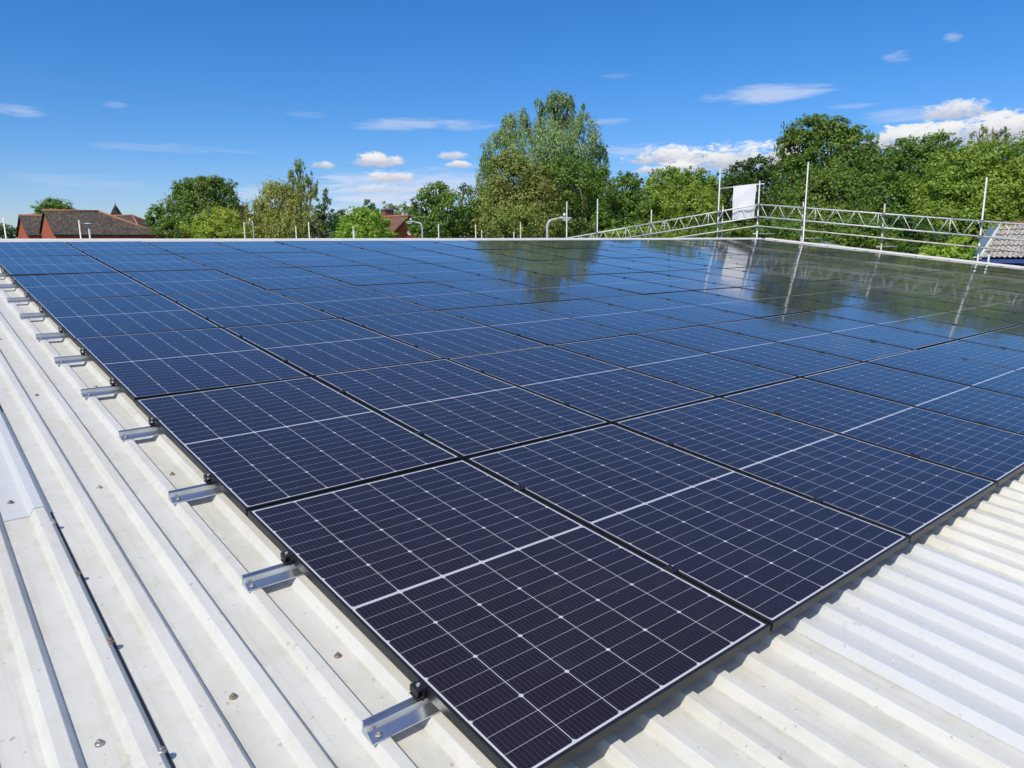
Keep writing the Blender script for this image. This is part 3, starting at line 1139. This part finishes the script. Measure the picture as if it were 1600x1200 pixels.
c.lathe((x_, y_, tz), [(.06, 0), (.075, .02), (.075, .09), (.05, .12)], 12)
part('lamp_cap', c, M['cap_yellow'], t, True)

# ------------------------------------------------------------------ houses
def uvq(pts):
    """metre-scaled uv for a roof face whose first edge is the eave"""
    a = Vector(pts[0])
    ex = (Vector(pts[1]) - a).normalized()
    nn = ex.cross(Vector(pts[-1]) - a).normalized()
    ey = nn.cross(ex)
    return [((Vector(p) - a).dot(ex), (Vector(p) - a).dot(ey)) for p in pts]


def roof_face(mb, pts, thick=.12):
    mb.poly(pts, uv=uvq(pts))
    dn = Vector((0, 0, -thick))
    for a, b in zip(pts, list(pts[1:]) + [pts[0]]):
        mb.poly([Vector(b), Vector(a), Vector(a) + dn, Vector(b) + dn], uv=[(0, 0), (.01, 0), (.01, .01), (0, .01)])


def house(name, label, o, ax, L, Wd, z_eave, z_ridge, wall_m, roof_m, hip_a=0.0, hip_b=0.0, over=.3, verge=None, cat='house'):
    """o: centre on plan, ax: ridge direction (unit, horizontal), L along the ridge, Wd across; hips shorten the ridge at either end"""
    t = thing(name, label, cat, (o[0], o[1], GZ))
    ax = Vector((ax[0], ax[1], 0)).normalized()
    ay = Vector((-ax.y, ax.x, 0))
    c = Vector((o[0], o[1], 0))
    P = lambda a, b, z: c + ax * a + ay * b + Vector((0, 0, z))
    h, w = L / 2, Wd / 2
    wl = MB()
    zr_ = z_ridge - .14
    for s in (-1, 1):
        wl.poly([P(-h, s * w, GZ), P(h, s * w, GZ), P(h, s * w, z_eave), P(-h, s * w, z_eave)])
        hip = hip_a if s < 0 else hip_b
        pts = [P(s * h, -w, GZ), P(s * h, w, GZ), P(s * h, w, z_eave)]
        if not hip:
            pts.append(P(s * h, 0, zr_))
        pts.append(P(s * h, -w, z_eave))
        wl.poly(pts)
    part('wall', wl, wall_m, t, True)
    k_ = (z_ridge - z_eave) / w
    ze = z_eave - over * k_ + .06
    H, Wo = h + over, w + over
    rf = MB()
    ra = -H + (hip_a + over if hip_a else 0)
    rb = H - (hip_b + over if hip_b else 0)
    roof_face(rf, [P(-H, -Wo, ze), P(H, -Wo, ze), P(rb, 0, z_ridge), P(ra, 0, z_ridge)])
    roof_face(rf, [P(H, Wo, ze), P(-H, Wo, ze), P(ra, 0, z_ridge), P(rb, 0, z_ridge)])
    if hip_a:
        roof_face(rf, [P(-H, Wo, ze), P(-H, -Wo, ze), P(ra, 0, z_ridge)])
    if hip_b:
        roof_face(rf, [P(H, -Wo, ze), P(H, Wo, ze), P(rb, 0, z_ridge)])
    r = part('roof', rf, roof_m, t, True)
    rd = MB()
    rd.tube([P(ra, 0, z_ridge), P(rb, 0, z_ridge)], .11, 8)
    for hp, x_e, x_r in ((hip_a, -H, ra), (hip_b, H, rb)):
        if hp:
            for s in (-1, 1):
                rd.tube([P(x_r, 0, z_ridge), P(x_e, s * Wo, ze)], .10, 8)
    part('ridge_tiles', rd, M['ridge_tile'], r, True)
    return t, P


def span(px0, px1, py, depth):
    a, b = at(px0, py, depth), at(px1, py, depth)
    return a, b


# big brown-roofed house on the left: hipped main roof, gable bays
D1 = 60.0
HZ = Vector((AZ.x, AZ.y, 0)).normalized()
HX = Vector((AX.x, AX.y, 0)).normalized()
axm = HX * .75 + HZ * .66


def big_house(name, label, corner_px, corner_py, apex_px, apex_py, depth, L, Wd, hip, over):
    """the near eave corner and the ridge height are seen; the ridge runs away to the right"""
    c0 = at(corner_px, corner_py, depth)
    across = HX * -.66 + HZ * .75
    mid = Vector((c0.x, c0.y, 0)) + across * (Wd / 2)
    cen = mid + axm * (L / 2)
    return house(name, label, (cen.x, cen.y), (axm.x, axm.y), L, Wd, c0.z, at(apex_px, apex_py, depth + 2.5).z, M['brick'], M['tile_brown'], 0, hip, over)


t1, P1 = big_house('tiled_house', 'large brick house with a hipped brown tiled roof and red ridge tiles', 87, 366, 80, 329, 58, 7.9, 6.7, 3.9, .14)
big_house('tiled_house', 'gabled brick house with brown tiles left of the large hipped roof', 45, 367, 36, 337, 62, 6.0, 6.0, 0, .14)
# lower wing to the right and the roof behind it
a, b = at(196, 338, D1 + 8), at(222, 338, D1 + 8)
cw_ = (a + b) / 2
house('rear_wing', 'dark tiled roof peeping out behind the hip of the large house', (cw_.x, cw_.y), ((b - a).x, (b - a).y), 4.2, 6.5, at(200, 362, D1 + 8).z, at(208, 337, D1 + 8).z, M['brick_dark'], M['tile_brown'], 0, 2.2, .25)
a, b = at(222, 353, D1 + 11), at(246, 353, D1 + 11)
cw_ = (a + b) / 2
house('lean_wing', 'low red tiled roof at the right foot of the large hipped roof', (cw_.x, cw_.y + 1.5), ((b - a).x, (b - a).y), 2.6, 4.5, at(236, 369, D1 + 11).z, at(236, 353, D1 + 11).z, M['brick_dark'], M['tile_red'], 0, .8, .2)
# little turret with a pointed roof
tp = at(180, 320, D1 + 9)
t = thing('turret', 'small pointed brown turret rising behind the large hipped roof', 'turret', (tp.x, tp.y, GZ))
c = MB()
c.tube([(tp.x, tp.y, GZ), (tp.x, tp.y, tp.z - 1.35)], .62, 6)
part('turret_wall', c, M['brick_dark'], t, True)
c = MB()
c.lathe((tp.x, tp.y, tp.z - 1.45), [(.78, 0), (.42, .75), (.06, 1.42), (.05, 1.5)], 6)
part('spire', c, M['tile_brown'], t, True)
c = MB()
c.tube([(tp.x, tp.y, tp.z), (tp.x, tp.y, tp.z + .3)], .02, 6)
part('finial', c, M['dark'], t, True)

# small brick gable house in the middle
D2 = 58.0
apx = at(637, 337, D2)
el = at(611, 366, D2)
half = (Vector((apx.x, apx.y, 0)) - Vector((el.x, el.y, 0))).length
z_e2 = el.z + .25
acr = (Vector((apx.x, apx.y, 0)) - Vector((el.x, el.y, 0))).normalized()     # across the gable
away = Vector((-acr.y, acr.x, 0))
if away.dot(AZ) < 0:
    away = -away
rid = (away * .94 - acr * .52).normalized()
L2 = 7.0
cen = Vector((apx.x, apx.y, 0)) + rid * (L2 / 2)
t2, P2 = house('gable_house', 'red brick gable house with a brown tiled roof between the bright and dark trees', (cen.x, cen.y), (rid.x, rid.y), L2, half * 2.0, z_e2, apx.z, M['brick'], M['tile_red'], 0, 0, .22)
cp = at(606, 332, D2 + 4)
c = MB()
c.box((cp.x - .42, cp.y - .30, apx.z - 1.2), (cp.x + .42, cp.y + .30, cp.z + .2))
ch = part('chimney', c, M['brick_dark'], t2, True)
c = MB()
c.box((cp.x - .50, cp.y - .38, cp.z + .2), (cp.x + .50, cp.y + .38, cp.z + .32))
c.lathe((cp.x, cp.y, cp.z + .32), [(.20, 0), (.12, .22), (.05, .32)], 10)
part('chimney_pot', c, M['grey_roof'], ch, True)
dp = at(640, 363, D2 - .5)
c = MB()
fw = (CAM - dp).normalized()
sx = fw.cross(Vector((0, 0, 1))).normalized()
sz = sx.cross(fw)
ring = []
for rr, dd in ((0, -.05), (.11, -.03), (.20, .02)):
    ring.append([dp + (sx * math.cos(i * math.pi / 8) + sz * math.sin(i * math.pi / 8)) * rr + fw * dd for i in range(16)])
for r0, r1 in zip(ring, ring[1:]):
    for i in range(16):
        c.poly([r0[i], r0[(i + 1) % 16], r1[(i + 1) % 16], r1[i]], True)
part('satellite_dish', c, M['white_paint'], t2, True)

# brick house half hidden by the yellow-green bushes
D3 = 60.0
pa, pb = at(276, 345, D3), at(316, 346, D3)
cw_ = (pa + pb) / 2
t3, P3 = house('hidden_house', 'brown roofed brick house half hidden behind yellow green bushes', (cw_.x, cw_.y), ((pb - pa).x, (pb - pa).y), 2.4, 5.0, at(290, 366, D3).z, at(290, 344, D3).z, M['brick'], M['tile_red'], 0, 0, .25)
cp = at(377, 326, D3 + 2)
t = thing('chimney_house', 'house whose brick chimney shows beside the olive tree', 'house', (cp.x, cp.y, GZ))
c = MB()
c.box((cp.x - .38, cp.y - .38, GZ), (cp.x + .38, cp.y + .38, cp.z + .1))
ch = part('chimney', c, M['brick_dark'], t, True)
c = MB()
c.box((cp.x - .46, cp.y - .46, cp.z + .1), (cp.x + .46, cp.y + .46, cp.z + .24))
part('chimney_cap', c, M['ridge_tile'], ch, True)
a2, b2 = at(362, 336, D3 + 3), at(396, 336, D3 + 3)
ax_ = (b2 - a2).normalized()
ay_ = Vector((-ax_.y, ax_.x, 0)).normalized()
f = MB()
zc = at(380, 334, D3 + 3).z
m0, m1 = a2 - ax_ * 2, b2 + ax_ * 2
m0.z = m1.z = zc
dn = Vector((0, 0, -2.6))
roof_face(f, [m0 - ay_ * 3.6 + dn, m1 - ay_ * 3.6 + dn, m1, m0])
roof_face(f, [m1 + ay_ * 3.6 + dn, m0 + ay_ * 3.6 + dn, m0, m1])
part('roof', f, M['tile_red'], t, True)
f = MB()
q = [m0 - ay_ * 3.3 + dn, m1 - ay_ * 3.3 + dn, m1 + ay_ * 3.3 + dn, m0 + ay_ * 3.3 + dn]
f.hexa([Vector((p.x, p.y, GZ)) for p in q], q)
part('wall', f, M['brick'], t, True)

# blue clad building with a corrugated grey roof on the right
el, rl = at(1531, 403, 33), at(1563, 352, 37.5)
er = at(1700, 413, 30.5)
run = er - el
run.z = 0
run = run.normalized()
EL = el
ER = el + run * 15
RL = rl
RRt = rl + run * 15
tb = thing('blue_building', 'blue clad building with a grey corrugated roof beyond the scaffolding', 'building', (EL.x, EL.y, GZ))
f = MB()
nrm = run.cross(RL - EL).normalized()
n = 15 * 5
pr_ = []
for i in range(n * 4 + 1):
    pr_.append((i / (n * 4) * 15, .035 * math.sin(i / 4 * 2 * math.pi)))
nrow = 6
for r_ in range(nrow):
    s0, s1 = r_ / nrow, (r_ + 1) / nrow
    e0, e1 = EL + (RL - EL) * s0, EL + (RL - EL) * s1
    l0, l1 = .05, .01                              # each course laps the one below
    for (d0, h0), (d1, h1) in zip(pr_, pr_[1:]):
        f.poly([e0 + run * d0 + nrm * (h0 + l0), e0 + run * d1 + nrm * (h1 + l0), e1 + run * d1 + nrm * (h1 + l1), e1 + run * d0 + nrm * (h0 + l1)], True,
               uv=[(d0, s0 * 5), (d1, s0 * 5), (d1, s1 * 5), (d0, s1 * 5)])
rb_ = part('roof', f, M['tile_grey'], tb, True)
f = MB()
w_ = -run * .42
f.hexa([EL + w_ - nrm * .05, EL - run * .02 - nrm * .05, RL - run * .02 - nrm * .05, RL + w_ - nrm * .05],
       [EL + w_ + nrm * .08, EL - run * .02 + nrm * .08, RL - run * .02 + nrm * .08, RL + w_ + nrm * .08])
part('verge_flashing', f, M['blue_flash'], rb_, True)
f = MB()
f.hexa([EL - run * .02 - nrm * .05, EL + run * .07 - nrm * .05, RL + run * .07 - nrm * .05, RL - run * .02 - nrm * .05],
       [EL - run * .02 + nrm * .12, EL + run * .07 + nrm * .12, RL + run * .07 + nrm * .12, RL - run * .02 + nrm * .12])
part('verge_strip', f, M['white_paint'], rb_, True)
f = MB()
f.tube([RL + w_ + Vector((0, 0, .06)), RRt + Vector((0, 0, .06))], .12, 10)
part('ridge_tiles', f, M['ridge_tile'], rb_, True)
f = MB()                                            # ribbed blue wall below the eave, and the hidden walls
back_ = Vector((run.y, -run.x, 0))
if back_.dot(RL - EL) < 0:
    back_ = -back_
ins = back_ * .35
n = 52
for i in range(n):
    for f0, f1, o0, o1 in ((0, .45, 0, 0), (.45, .6, 0, .06), (.6, .85, .06, .06), (.85, 1, .06, 0)):
        p0 = EL + ins + run * (15 * (i + f0) / n) - back_ * o0
        p1 = EL + ins + run * (15 * (i + f1) / n) - back_ * o1
        f.poly([(p0.x, p0.y, GZ), (p1.x, p1.y, GZ), (p1.x, p1.y, EL.z - .02), (p0.x, p0.y, EL.z - .02)])
rbk = RL + back_ * .1
f.poly([((EL + ins).x, (EL + ins).y, GZ), EL + ins - Vector((0, 0, .1)), rbk - Vector((0, 0, .15)), (rbk.x, rbk.y, GZ)])
rb2 = RRt + back_ * .1
f.poly([(rbk.x, rbk.y, GZ), rbk - Vector((0, 0, .15)), rb2 - Vector((0, 0, .15)), (rb2.x, rb2.y, GZ)])
part('wall', f, M['blue'], tb, True)
f = MB()
f.box((0, 0, 0), (1, 1, 1))
f.v = [tuple(EL + run * (x * 15) - nrm * .06 + back_ * (.16 * y - .12) + Vector((0, 0, -.16 * z))) for x, y, z in f.v]
part('gutter', f, M['blue'], tb, True)
# low shed roof under the trees
sp0, sp1 = at(1290, 381.5, 34), at(1322, 384.5, 34)
ax_ = (sp1 - sp0)
ax_.z = 0
ax_ = ax_.normalized()
ay_ = Vector((-ax_.y, ax_.x, 0))
if ay_.dot(AZ) < 0:
    ay_ = -ay_
ts = thing('shed', 'low grey shed roof just showing over the verge below the big oak', 'shed', (sp0.x, sp0.y, GZ))
f = MB()
q = [sp0 - ax_ * .1, sp1, sp1 + ay_ * 2.5 + Vector((0, 0, .25)), sp0 - ax_ * .1 + ay_ * 2.5 + Vector((0, 0, .25))]
f.hexa([p - Vector((0, 0, .14)) for p in q], q)
part('roof', f, M['grey_roof'], ts, True)
f = MB()
q = [p - Vector((0, 0, .15)) for p in (sp0 + ay_ * .1, sp1 - ax_ * .1 + ay_ * .1, sp1 - ax_ * .1 + ay_ * 2.4, sp0 + ay_ * 2.4)]
f.hexa([(p.x, p.y, GZ) for p in q], q)
part('wall', f, M['clad'], ts, True)

# ------------------------------------------------------------------ trees
def leaf_cloud(rng, centres, radii, n, leaf, kind, clump=.34, shell=(.55, 1.0), drop=0.0):
    """leaf-sized quads gathered in clumps on and inside a set of lobes"""
    centres = np.asarray(centres, float)
    radii = np.asarray(radii, float)
    area = (radii[:, 0] * radii[:, 2] + radii[:, 1] * radii[:, 2] + radii[:, 0] * radii[:, 1])
    prob = area / area.sum()
    V = []
    lobe_r = radii.mean(1)
    ncl = np.maximum(10, (n * prob / 26).astype(int))
    for i in range(len(centres)):
        k = ncl[i]
        d = rng.normal(size=(k, 3))
        d /= np.linalg.norm(d, axis=1)[:, None]
        d[:, 2] = np.where(d[:, 2] < -.8, -d[:, 2], d[:, 2])
        rad = shell[0] + (shell[1] - shell[0]) * rng.random(k) ** .55
        spr = rng.random(k) < .10
        rad = np.where(spr, rng.uniform(1.0, 1.20, k), rad)
        cc = centres[i] + d * radii[i] * rad[:, None]
        cr = clump * lobe_r[i] * rng.uniform(.45, 1.0, k) * np.where(spr, .55, 1.0)
        cr = np.clip(cr, leaf * 1.4, leaf * 5.5)
        m_ = max(1, int(n * prob[i]))
        w = cr ** 1.6
        idx = rng.choice(k, m_, p=w / w.sum())
        off = rng.normal(size=(m_, 3))
        off /= np.linalg.norm(off, axis=1)[:, None]
        off *= (rng.random(m_) ** .45)[:, None]
        flat = np.array([1, 1, .78]) if kind != 'weep' else np.array([.62, .62, 1.6])
        pos = cc[idx] + off * cr[idx][:, None] * flat
        nrm = .55 * d[idx] + .8 * off + np.array([0, 0, .45]) + rng.normal(size=(m_, 3)) * .45
        nrm /= np.linalg.norm(nrm, axis=1)[:, None]
        if kind == 'weep':
            tg = np.array([0, 0, -1.0]) + rng.normal(size=(m_, 3)) * .38
        else:
            tg = rng.normal(size=(m_, 3)) - np.array([0, 0, .3])
        tg -= nrm * (tg * nrm).sum(1)[:, None]
        tg /= np.linalg.norm(tg, axis=1)[:, None] + 1e-9
        bt = np.cross(nrm, tg)
        sz = leaf * rng.uniform(.5, 1.45, m_)
        if kind == 'weep':
            la, lb = sz * .85, sz * .26
        elif kind == 'needle':
            la, lb = sz * .75, sz * .30
        else:
            la, lb = sz * .58, sz * .40
        q = np.stack([pos - tg * la[:, None], pos + bt * lb[:, None] - tg * (la * .1)[:, None], pos + tg * la[:, None], pos - bt * lb[:, None] - tg * (la * .1)[:, None]], 1)
        V.append(q.reshape(-1, 3))
    return np.concatenate(V)


def quad_mesh(name, V, mat):
    nq = len(V) // 4
    me = bpy.data.meshes.new(name)
    me.vertices.add(nq * 4)
    me.vertices.foreach_set('co', V.astype(np.float32).ravel())
    me.loops.add(nq * 4)
    me.loops.foreach_set('vertex_index', np.arange(nq * 4, dtype=np.int32))
    me.polygons.add(nq)
    me.polygons.foreach_set('loop_start', np.arange(0, nq * 4, 4, dtype=np.int32))
    me.update(calc_edges=True)
    me.materials.append(mat)
    return me


TS = [0]


def tree(name, label, depth, lobes, mat, leafpx=4.2, dens=1.0, kind='leaf', trunk_px=None, bark='bark', cat='tree', group=None, clump=.34, shell=(.38, 1.0), jit=.5):
    """lobes in photograph pixels (x, y, half width, half height); they stand around the given distance with real depth"""
    TS[0] += 1
    rng = np.random.default_rng(100 + TS[0])
    px = depth / FPX
    xs = [l[0] for l in lobes]
    cx = trunk_px if trunk_px else sum(l[0] * l[2] * l[3] for l in lobes) / sum(l[2] * l[3] for l in lobes)
    base = on_ground(cx, depth)
    t = thing(name, label, cat, base, group)
    C, Rr, A = [], [], 0
    for (x, y, rx, ry) in lobes:
        dd = depth + float(rng.uniform(-jit, jit)) * rx * px
        p = at(x, y, dd)
        C.append(p)
        Rr.append((rx * px * 1.08, rx * px * 1.08, ry * px * 1.08))
        A += math.pi * rx * ry
    leafpx *= .75
    leaf = leafpx * px
    n = int(dens * 3.1 * A / (leafpx * leafpx * .36))
    V = leaf_cloud(rng, C, Rr, n, leaf, kind, clump, shell)
    V = V[:] - np.array(base)
    link('crown', quad_mesh('crown', V, LM[mat]), t)
    # trunk and limbs
    mb = MB()
    b0 = Vector(base)
    top = max(C, key=lambda p: p.z)
    low = min(c.z - r[2] for c, r in zip(C, Rr))
    hgt = top.z - b0.z
    r0 = max(.10, hgt * .022)
    fork = b0 + Vector((0, 0, max(1.0, min(low - b0.z + .6, hgt * .45))))
    mid = [b0, b0 + (fork - b0) * .5 + Vector((float(rng.normal()) * .08, float(rng.normal()) * .08, 0)), fork]
    mb.tube(mid, [r0 * 1.25, r0, r0 * .85], 9)
    for c, r in zip(C, Rr):
        if c.z > fork.z:
            k1 = fork + (c - fork) * .5 + Vector((0, 0, .25 * (c - fork).length * .3))
            tip = c + Vector((0, 0, r[2] * .55))
            w_ = .5 if kind == 'weep' else .8
            mb.tube([fork - Vector((0, 0, .15)), k1, c, tip], [r0 * .6 * w_, r0 * .36 * w_, r0 * .2 * w_, r0 * .05 * w_], 7)
            for _ in range(5):
                d = Vector(rng.normal(size=3))
                d.z = abs(d.z) * .8
                d.normalize()
                e = c + Vector((d.x * r[0], d.y * r[1], d.z * r[2])) * .85
                s0 = k1 + (c - k1) * float(rng.uniform(.2, 1))
                mb.tube([s0, (s0 + e) / 2 + Vector((0, 0, .12)), e], [r0 * .16, r0 * .09, r0 * .03], 5)
    part('trunk', mb, M[bark], t, True)
    return t


tree('far_tree', 'round dark tree rising behind the large tiled house', 88, [(85, 325, 25, 13), (74, 331, 16, 10), (97, 330, 17, 12), (85, 345, 30, 18)], 'mid', 3.2, 1.5)
tree('far_tree', 'low dark tree at the far left behind a bare pole', 92, [(4, 364, 22, 12), (24, 368, 20, 10), (-20, 358, 24, 16)], 'dark', 3.2)
tree('oak_tree', 'tall rounded oak towering over the yellow green bushes', 56, [(300, 294, 28, 14), (340, 291, 28, 13), (320, 288, 30, 9), (286, 302, 20, 12), (318, 314, 52, 24), (360, 320, 13, 22), (288, 332, 26, 24), (330, 345, 52, 28)], 'oak', 3.8, 1.2)
tree('bush_tree', 'bushy green tree left of the tall oak, at the end of the tiled house', 50, [(252, 342, 20, 20), (264, 331, 15, 12), (240, 352, 10, 17), (268, 358, 26, 18), (243, 327, 6, 7)], 'mid', 3.8, 1.1)
tree('light_bush', 'bright yellow green bushy tree in front of the tall oak', 45, [(336, 342, 26, 18), (318, 356, 30, 18), (354, 346, 22, 20), (372, 358, 18, 16), (345, 364, 44, 14)], 'yellow', 3.8, 1.1)
tree('birch_tree', 'tall thin birch with hanging twigs above the olive tree', 60, [(468, 276, 15, 22), (459, 302, 14, 20), (482, 298, 13, 22), (470, 259, 7, 8), (490, 292, 6, 12), (470, 325, 22, 25), (455, 275, 5, 8)], 'birch', 3.6, .72, 'weep', bark='bark_pale', shell=(.35, 1.0))
tree('weeping_tree', 'broad olive coloured weeping tree with a fine textured crown', 50, [(436, 324, 40, 34), (410, 346, 26, 28), (462, 344, 32, 28), (436, 303, 26, 14), (440, 362, 56, 22), (397, 362, 16, 20)], 'olive', 4.0, 1.05, 'weep')
tree('conifer_tree', 'dark layered conifer right of the olive weeping tree', 52, [(508, 303, 5, 8), (505, 316, 11, 9), (502, 331, 16, 9), (505, 344, 20, 8), (500, 356, 24, 8), (504, 368, 28, 9)], 'conifer', 3.6, 1.15, 'needle')
tree('far_tree', 'dark green tree between the conifer and the bright round tree', 62, [(530, 343, 18, 14), (524, 362, 24, 16), (545, 352, 16, 14)], 'dark', 3.6)
tree('pine_tree', 'small flat topped pine behind the bright round tree', 76, [(580, 319, 12, 6), (584, 329, 14, 6), (572, 327, 8, 5), (582, 345, 12, 12)], 'conifer', 3.2, 1.0, 'needle')
tree('far_tree', 'pale distant tree beside the brick chimney', 84, [(606, 325, 11, 8), (632, 328, 15, 10), (648, 338, 14, 14), (612, 338, 16, 12)], 'willow', 3.2)
tree('round_tree', 'bright yellow green round tree left of the brick gable house', 44, [(566, 346, 34, 18), (545, 358, 22, 16), (589, 352, 20, 18), (570, 334, 20, 8), (568, 366, 42, 12), (604, 352, 6, 14)], 'bright', 4.0, 1.15)
tree('dark_tree', 'dark green tree right of the brick gable house', 46, [(682, 304, 26, 16), (662, 316, 20, 14), (704, 322, 38, 20), (656, 345, 22, 22), (690, 355, 45, 22), (727, 345, 24, 22), (689, 290, 8, 6), (727, 296, 9, 9)], 'mid', 4.2, 1.2)
tree('willow_tree', 'tallest grey green willow with feathery narrow leaves', 57, [(873, 178, 25, 26), (867, 160, 15, 12), (888, 162, 9, 9), (868, 216, 36, 34), (806, 206, 25, 22), (793, 190, 11, 9), (820, 184, 9, 10), (782, 216, 10, 12), (911, 184, 8, 19), (913, 224, 25, 32), (855, 252, 56, 40), (783, 244, 30, 30), (762, 280, 18, 30), (757, 256, 9, 14), (927, 262, 21, 34), (942, 243, 9, 14), (870, 300, 64, 58), (843, 170, 8, 12)], 'willow', 4.0, 1.1, 'weep', shell=(.5, 1.05), jit=.9)
tree('rusty_tree', 'green tree with rusty seed clusters standing before the willow', 47, [(802, 287, 46, 38), (792, 256, 28, 18), (772, 320, 42, 34), (835, 318, 38, 40), (802, 350, 64, 26), (752, 343, 24, 28), (845, 285, 24, 26)], 'rust', 4.0, 1.2)
ivy = tree('ivy_tree', 'dark tree with an ivy clad bare limb right of the willow', 48, [(905, 286, 34, 32), (936, 300, 24, 40), (886, 338, 36, 32), (930, 352, 30, 26), (880, 268, 22, 22)], 'mid', 4.2, 1.0, trunk_px=926, bark='bark_pale')
tree('leafy_tree', 'first fresh green tree along the truss, next to the willow', 50, [(972, 303, 28, 28), (985, 285, 18, 14), (962, 335, 34, 30), (1000, 330, 26, 28), (975, 362, 48, 18)], 'mid', 4.0, 1.15)
tree('leafy_tree', 'bright green tree with a rounded top behind the middle of the far truss', 51, [(1035, 290, 26, 24), (1050, 276, 20, 13), (1020, 318, 30, 30), (1048, 325, 34, 30), (1035, 358, 48, 20)], 'lime', 4.0, 1.15)
tree('leafy_tree', 'bushy bright green tree behind the far truss, left of the white sheet', 49, [(1088, 292, 30, 26), (1072, 280, 20, 15), (1108, 305, 22, 26), (1084, 328, 40, 32), (1090, 362, 48, 20)], 'lime', 4.0, 1.15)
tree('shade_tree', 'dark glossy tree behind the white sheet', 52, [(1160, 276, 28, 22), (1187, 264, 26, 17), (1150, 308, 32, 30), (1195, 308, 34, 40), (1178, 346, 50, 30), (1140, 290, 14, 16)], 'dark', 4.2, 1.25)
tree('sycamore_tree', 'massive tallest sycamore behind the scaffold corner', 46, [(1262, 208, 34, 24), (1246, 236, 30, 30), (1300, 205, 30, 20), (1330, 232, 28, 30), (1352, 255, 22, 26), (1292, 250, 56, 44), (1240, 285, 28, 36), (1350, 292, 34, 40), (1290, 318, 70, 46), (1284, 356, 78, 30), (1280, 190, 18, 9), (1228, 222, 10, 12), (1335, 208, 10, 12), (1225, 262, 12, 14)], 'oak', 4.4, 1.2, shell=(.5, 1.02))
tree('birch_tree', 'thin pale willow showing between the sycamore and the trees beside it', 56, [(1362, 221, 10, 12), (1371, 243, 9, 18), (1378, 262, 12, 16)], 'willow', 3.8, .7, 'weep', shell=(.3, 1))
tree('lime_tree', 'dark broad tree right of the sycamore with gaps of sky', 44, [(1420, 237, 30, 20), (1460, 228, 30, 18), (1398, 268, 26, 28), (1448, 270, 40, 34), (1400, 318, 36, 46), (1440, 325, 46, 44), (1425, 365, 60, 24), (1490, 240, 22, 20)], 'mid', 4.4, 1.1)
tree('ash_tree', 'light green ash with sparse twigs on top behind the tall pole', 39, [(1498, 266, 46, 32), (1540, 254, 38, 30), (1482, 308, 50, 42), (1548, 310, 56, 46), (1515, 352, 62, 40), (1588, 256, 26, 34), (1592, 320, 36, 60), (1470, 350, 40, 30)], 'lime', 4.8, 1.15)
tree('twiggy_tree', 'sparse wispy treetop against the white cloud', 47, [(1530, 208, 12, 10), (1552, 206, 16, 10), (1545, 222, 24, 10), (1574, 214, 8, 8), (1540, 250, 30, 24)], 'birch', 3.8, .42, 'weep', shell=(.2, 1), bark='bark_pale')
tree('edge_tree', 'dense tree at the right edge of the wood above the blue building', 46, [(1625, 240, 38, 36), (1612, 290, 34, 50), (1660, 300, 60, 70), (1640, 350, 60, 40), (1720, 270, 60, 60)], 'mid', 4.6, 1.1)
# understory
for lab, dep, lb, mt in (
        ('low green shrub under the far truss beside the willow', 40, [(1000, 368, 50, 16), (960, 372, 30, 12), (1045, 370, 34, 14)], 'lime'),
        ('green shrub below the white sheet', 38, [(1120, 366, 36, 20), (1160, 372, 34, 18), (1090, 374, 24, 12)], 'mid'),
        ('round shrub under the sycamore by the corner post', 36, [(1215, 362, 34, 22), (1248, 372, 40, 22), (1190, 374, 24, 14)], 'mid'),
        ('leafy shrub under the sycamore right of the shed roof', 35, [(1340, 362, 34, 26), (1372, 376, 34, 24), (1318, 380, 20, 12)], 'mid'),
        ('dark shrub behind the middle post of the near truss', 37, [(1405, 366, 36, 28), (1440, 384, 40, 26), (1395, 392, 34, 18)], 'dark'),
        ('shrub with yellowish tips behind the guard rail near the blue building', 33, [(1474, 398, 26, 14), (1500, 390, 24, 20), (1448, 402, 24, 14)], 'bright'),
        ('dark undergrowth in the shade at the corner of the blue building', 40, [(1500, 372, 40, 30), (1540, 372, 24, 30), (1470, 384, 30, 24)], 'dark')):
    tree('shrub', lab, dep, lb, mt, 4.6, 1.1, cat='shrub')
# more of the wood behind, closing the view between the trunks
for i, (lab, dep, lb, mt) in enumerate((
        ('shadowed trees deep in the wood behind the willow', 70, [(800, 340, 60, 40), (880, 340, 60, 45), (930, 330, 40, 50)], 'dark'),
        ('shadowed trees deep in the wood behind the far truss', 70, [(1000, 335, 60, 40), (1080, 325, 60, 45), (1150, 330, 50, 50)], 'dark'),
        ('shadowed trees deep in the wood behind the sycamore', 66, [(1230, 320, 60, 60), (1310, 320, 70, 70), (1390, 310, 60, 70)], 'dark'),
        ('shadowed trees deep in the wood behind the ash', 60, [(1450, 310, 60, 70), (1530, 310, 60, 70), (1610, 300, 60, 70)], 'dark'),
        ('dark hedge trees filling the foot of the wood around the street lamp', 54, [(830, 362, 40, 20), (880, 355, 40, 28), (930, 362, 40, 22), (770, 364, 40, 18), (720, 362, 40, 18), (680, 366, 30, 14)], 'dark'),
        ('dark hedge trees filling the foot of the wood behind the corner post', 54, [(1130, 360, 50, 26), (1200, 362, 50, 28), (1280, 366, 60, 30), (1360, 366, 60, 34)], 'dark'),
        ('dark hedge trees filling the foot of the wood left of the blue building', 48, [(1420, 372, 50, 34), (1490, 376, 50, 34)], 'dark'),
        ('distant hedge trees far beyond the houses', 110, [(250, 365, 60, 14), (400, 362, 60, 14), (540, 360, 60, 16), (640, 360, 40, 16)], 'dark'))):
    tag(tree('woodland', lab, dep, lb, mt, 5.0, .9, cat='woodland'), kind='stuff')
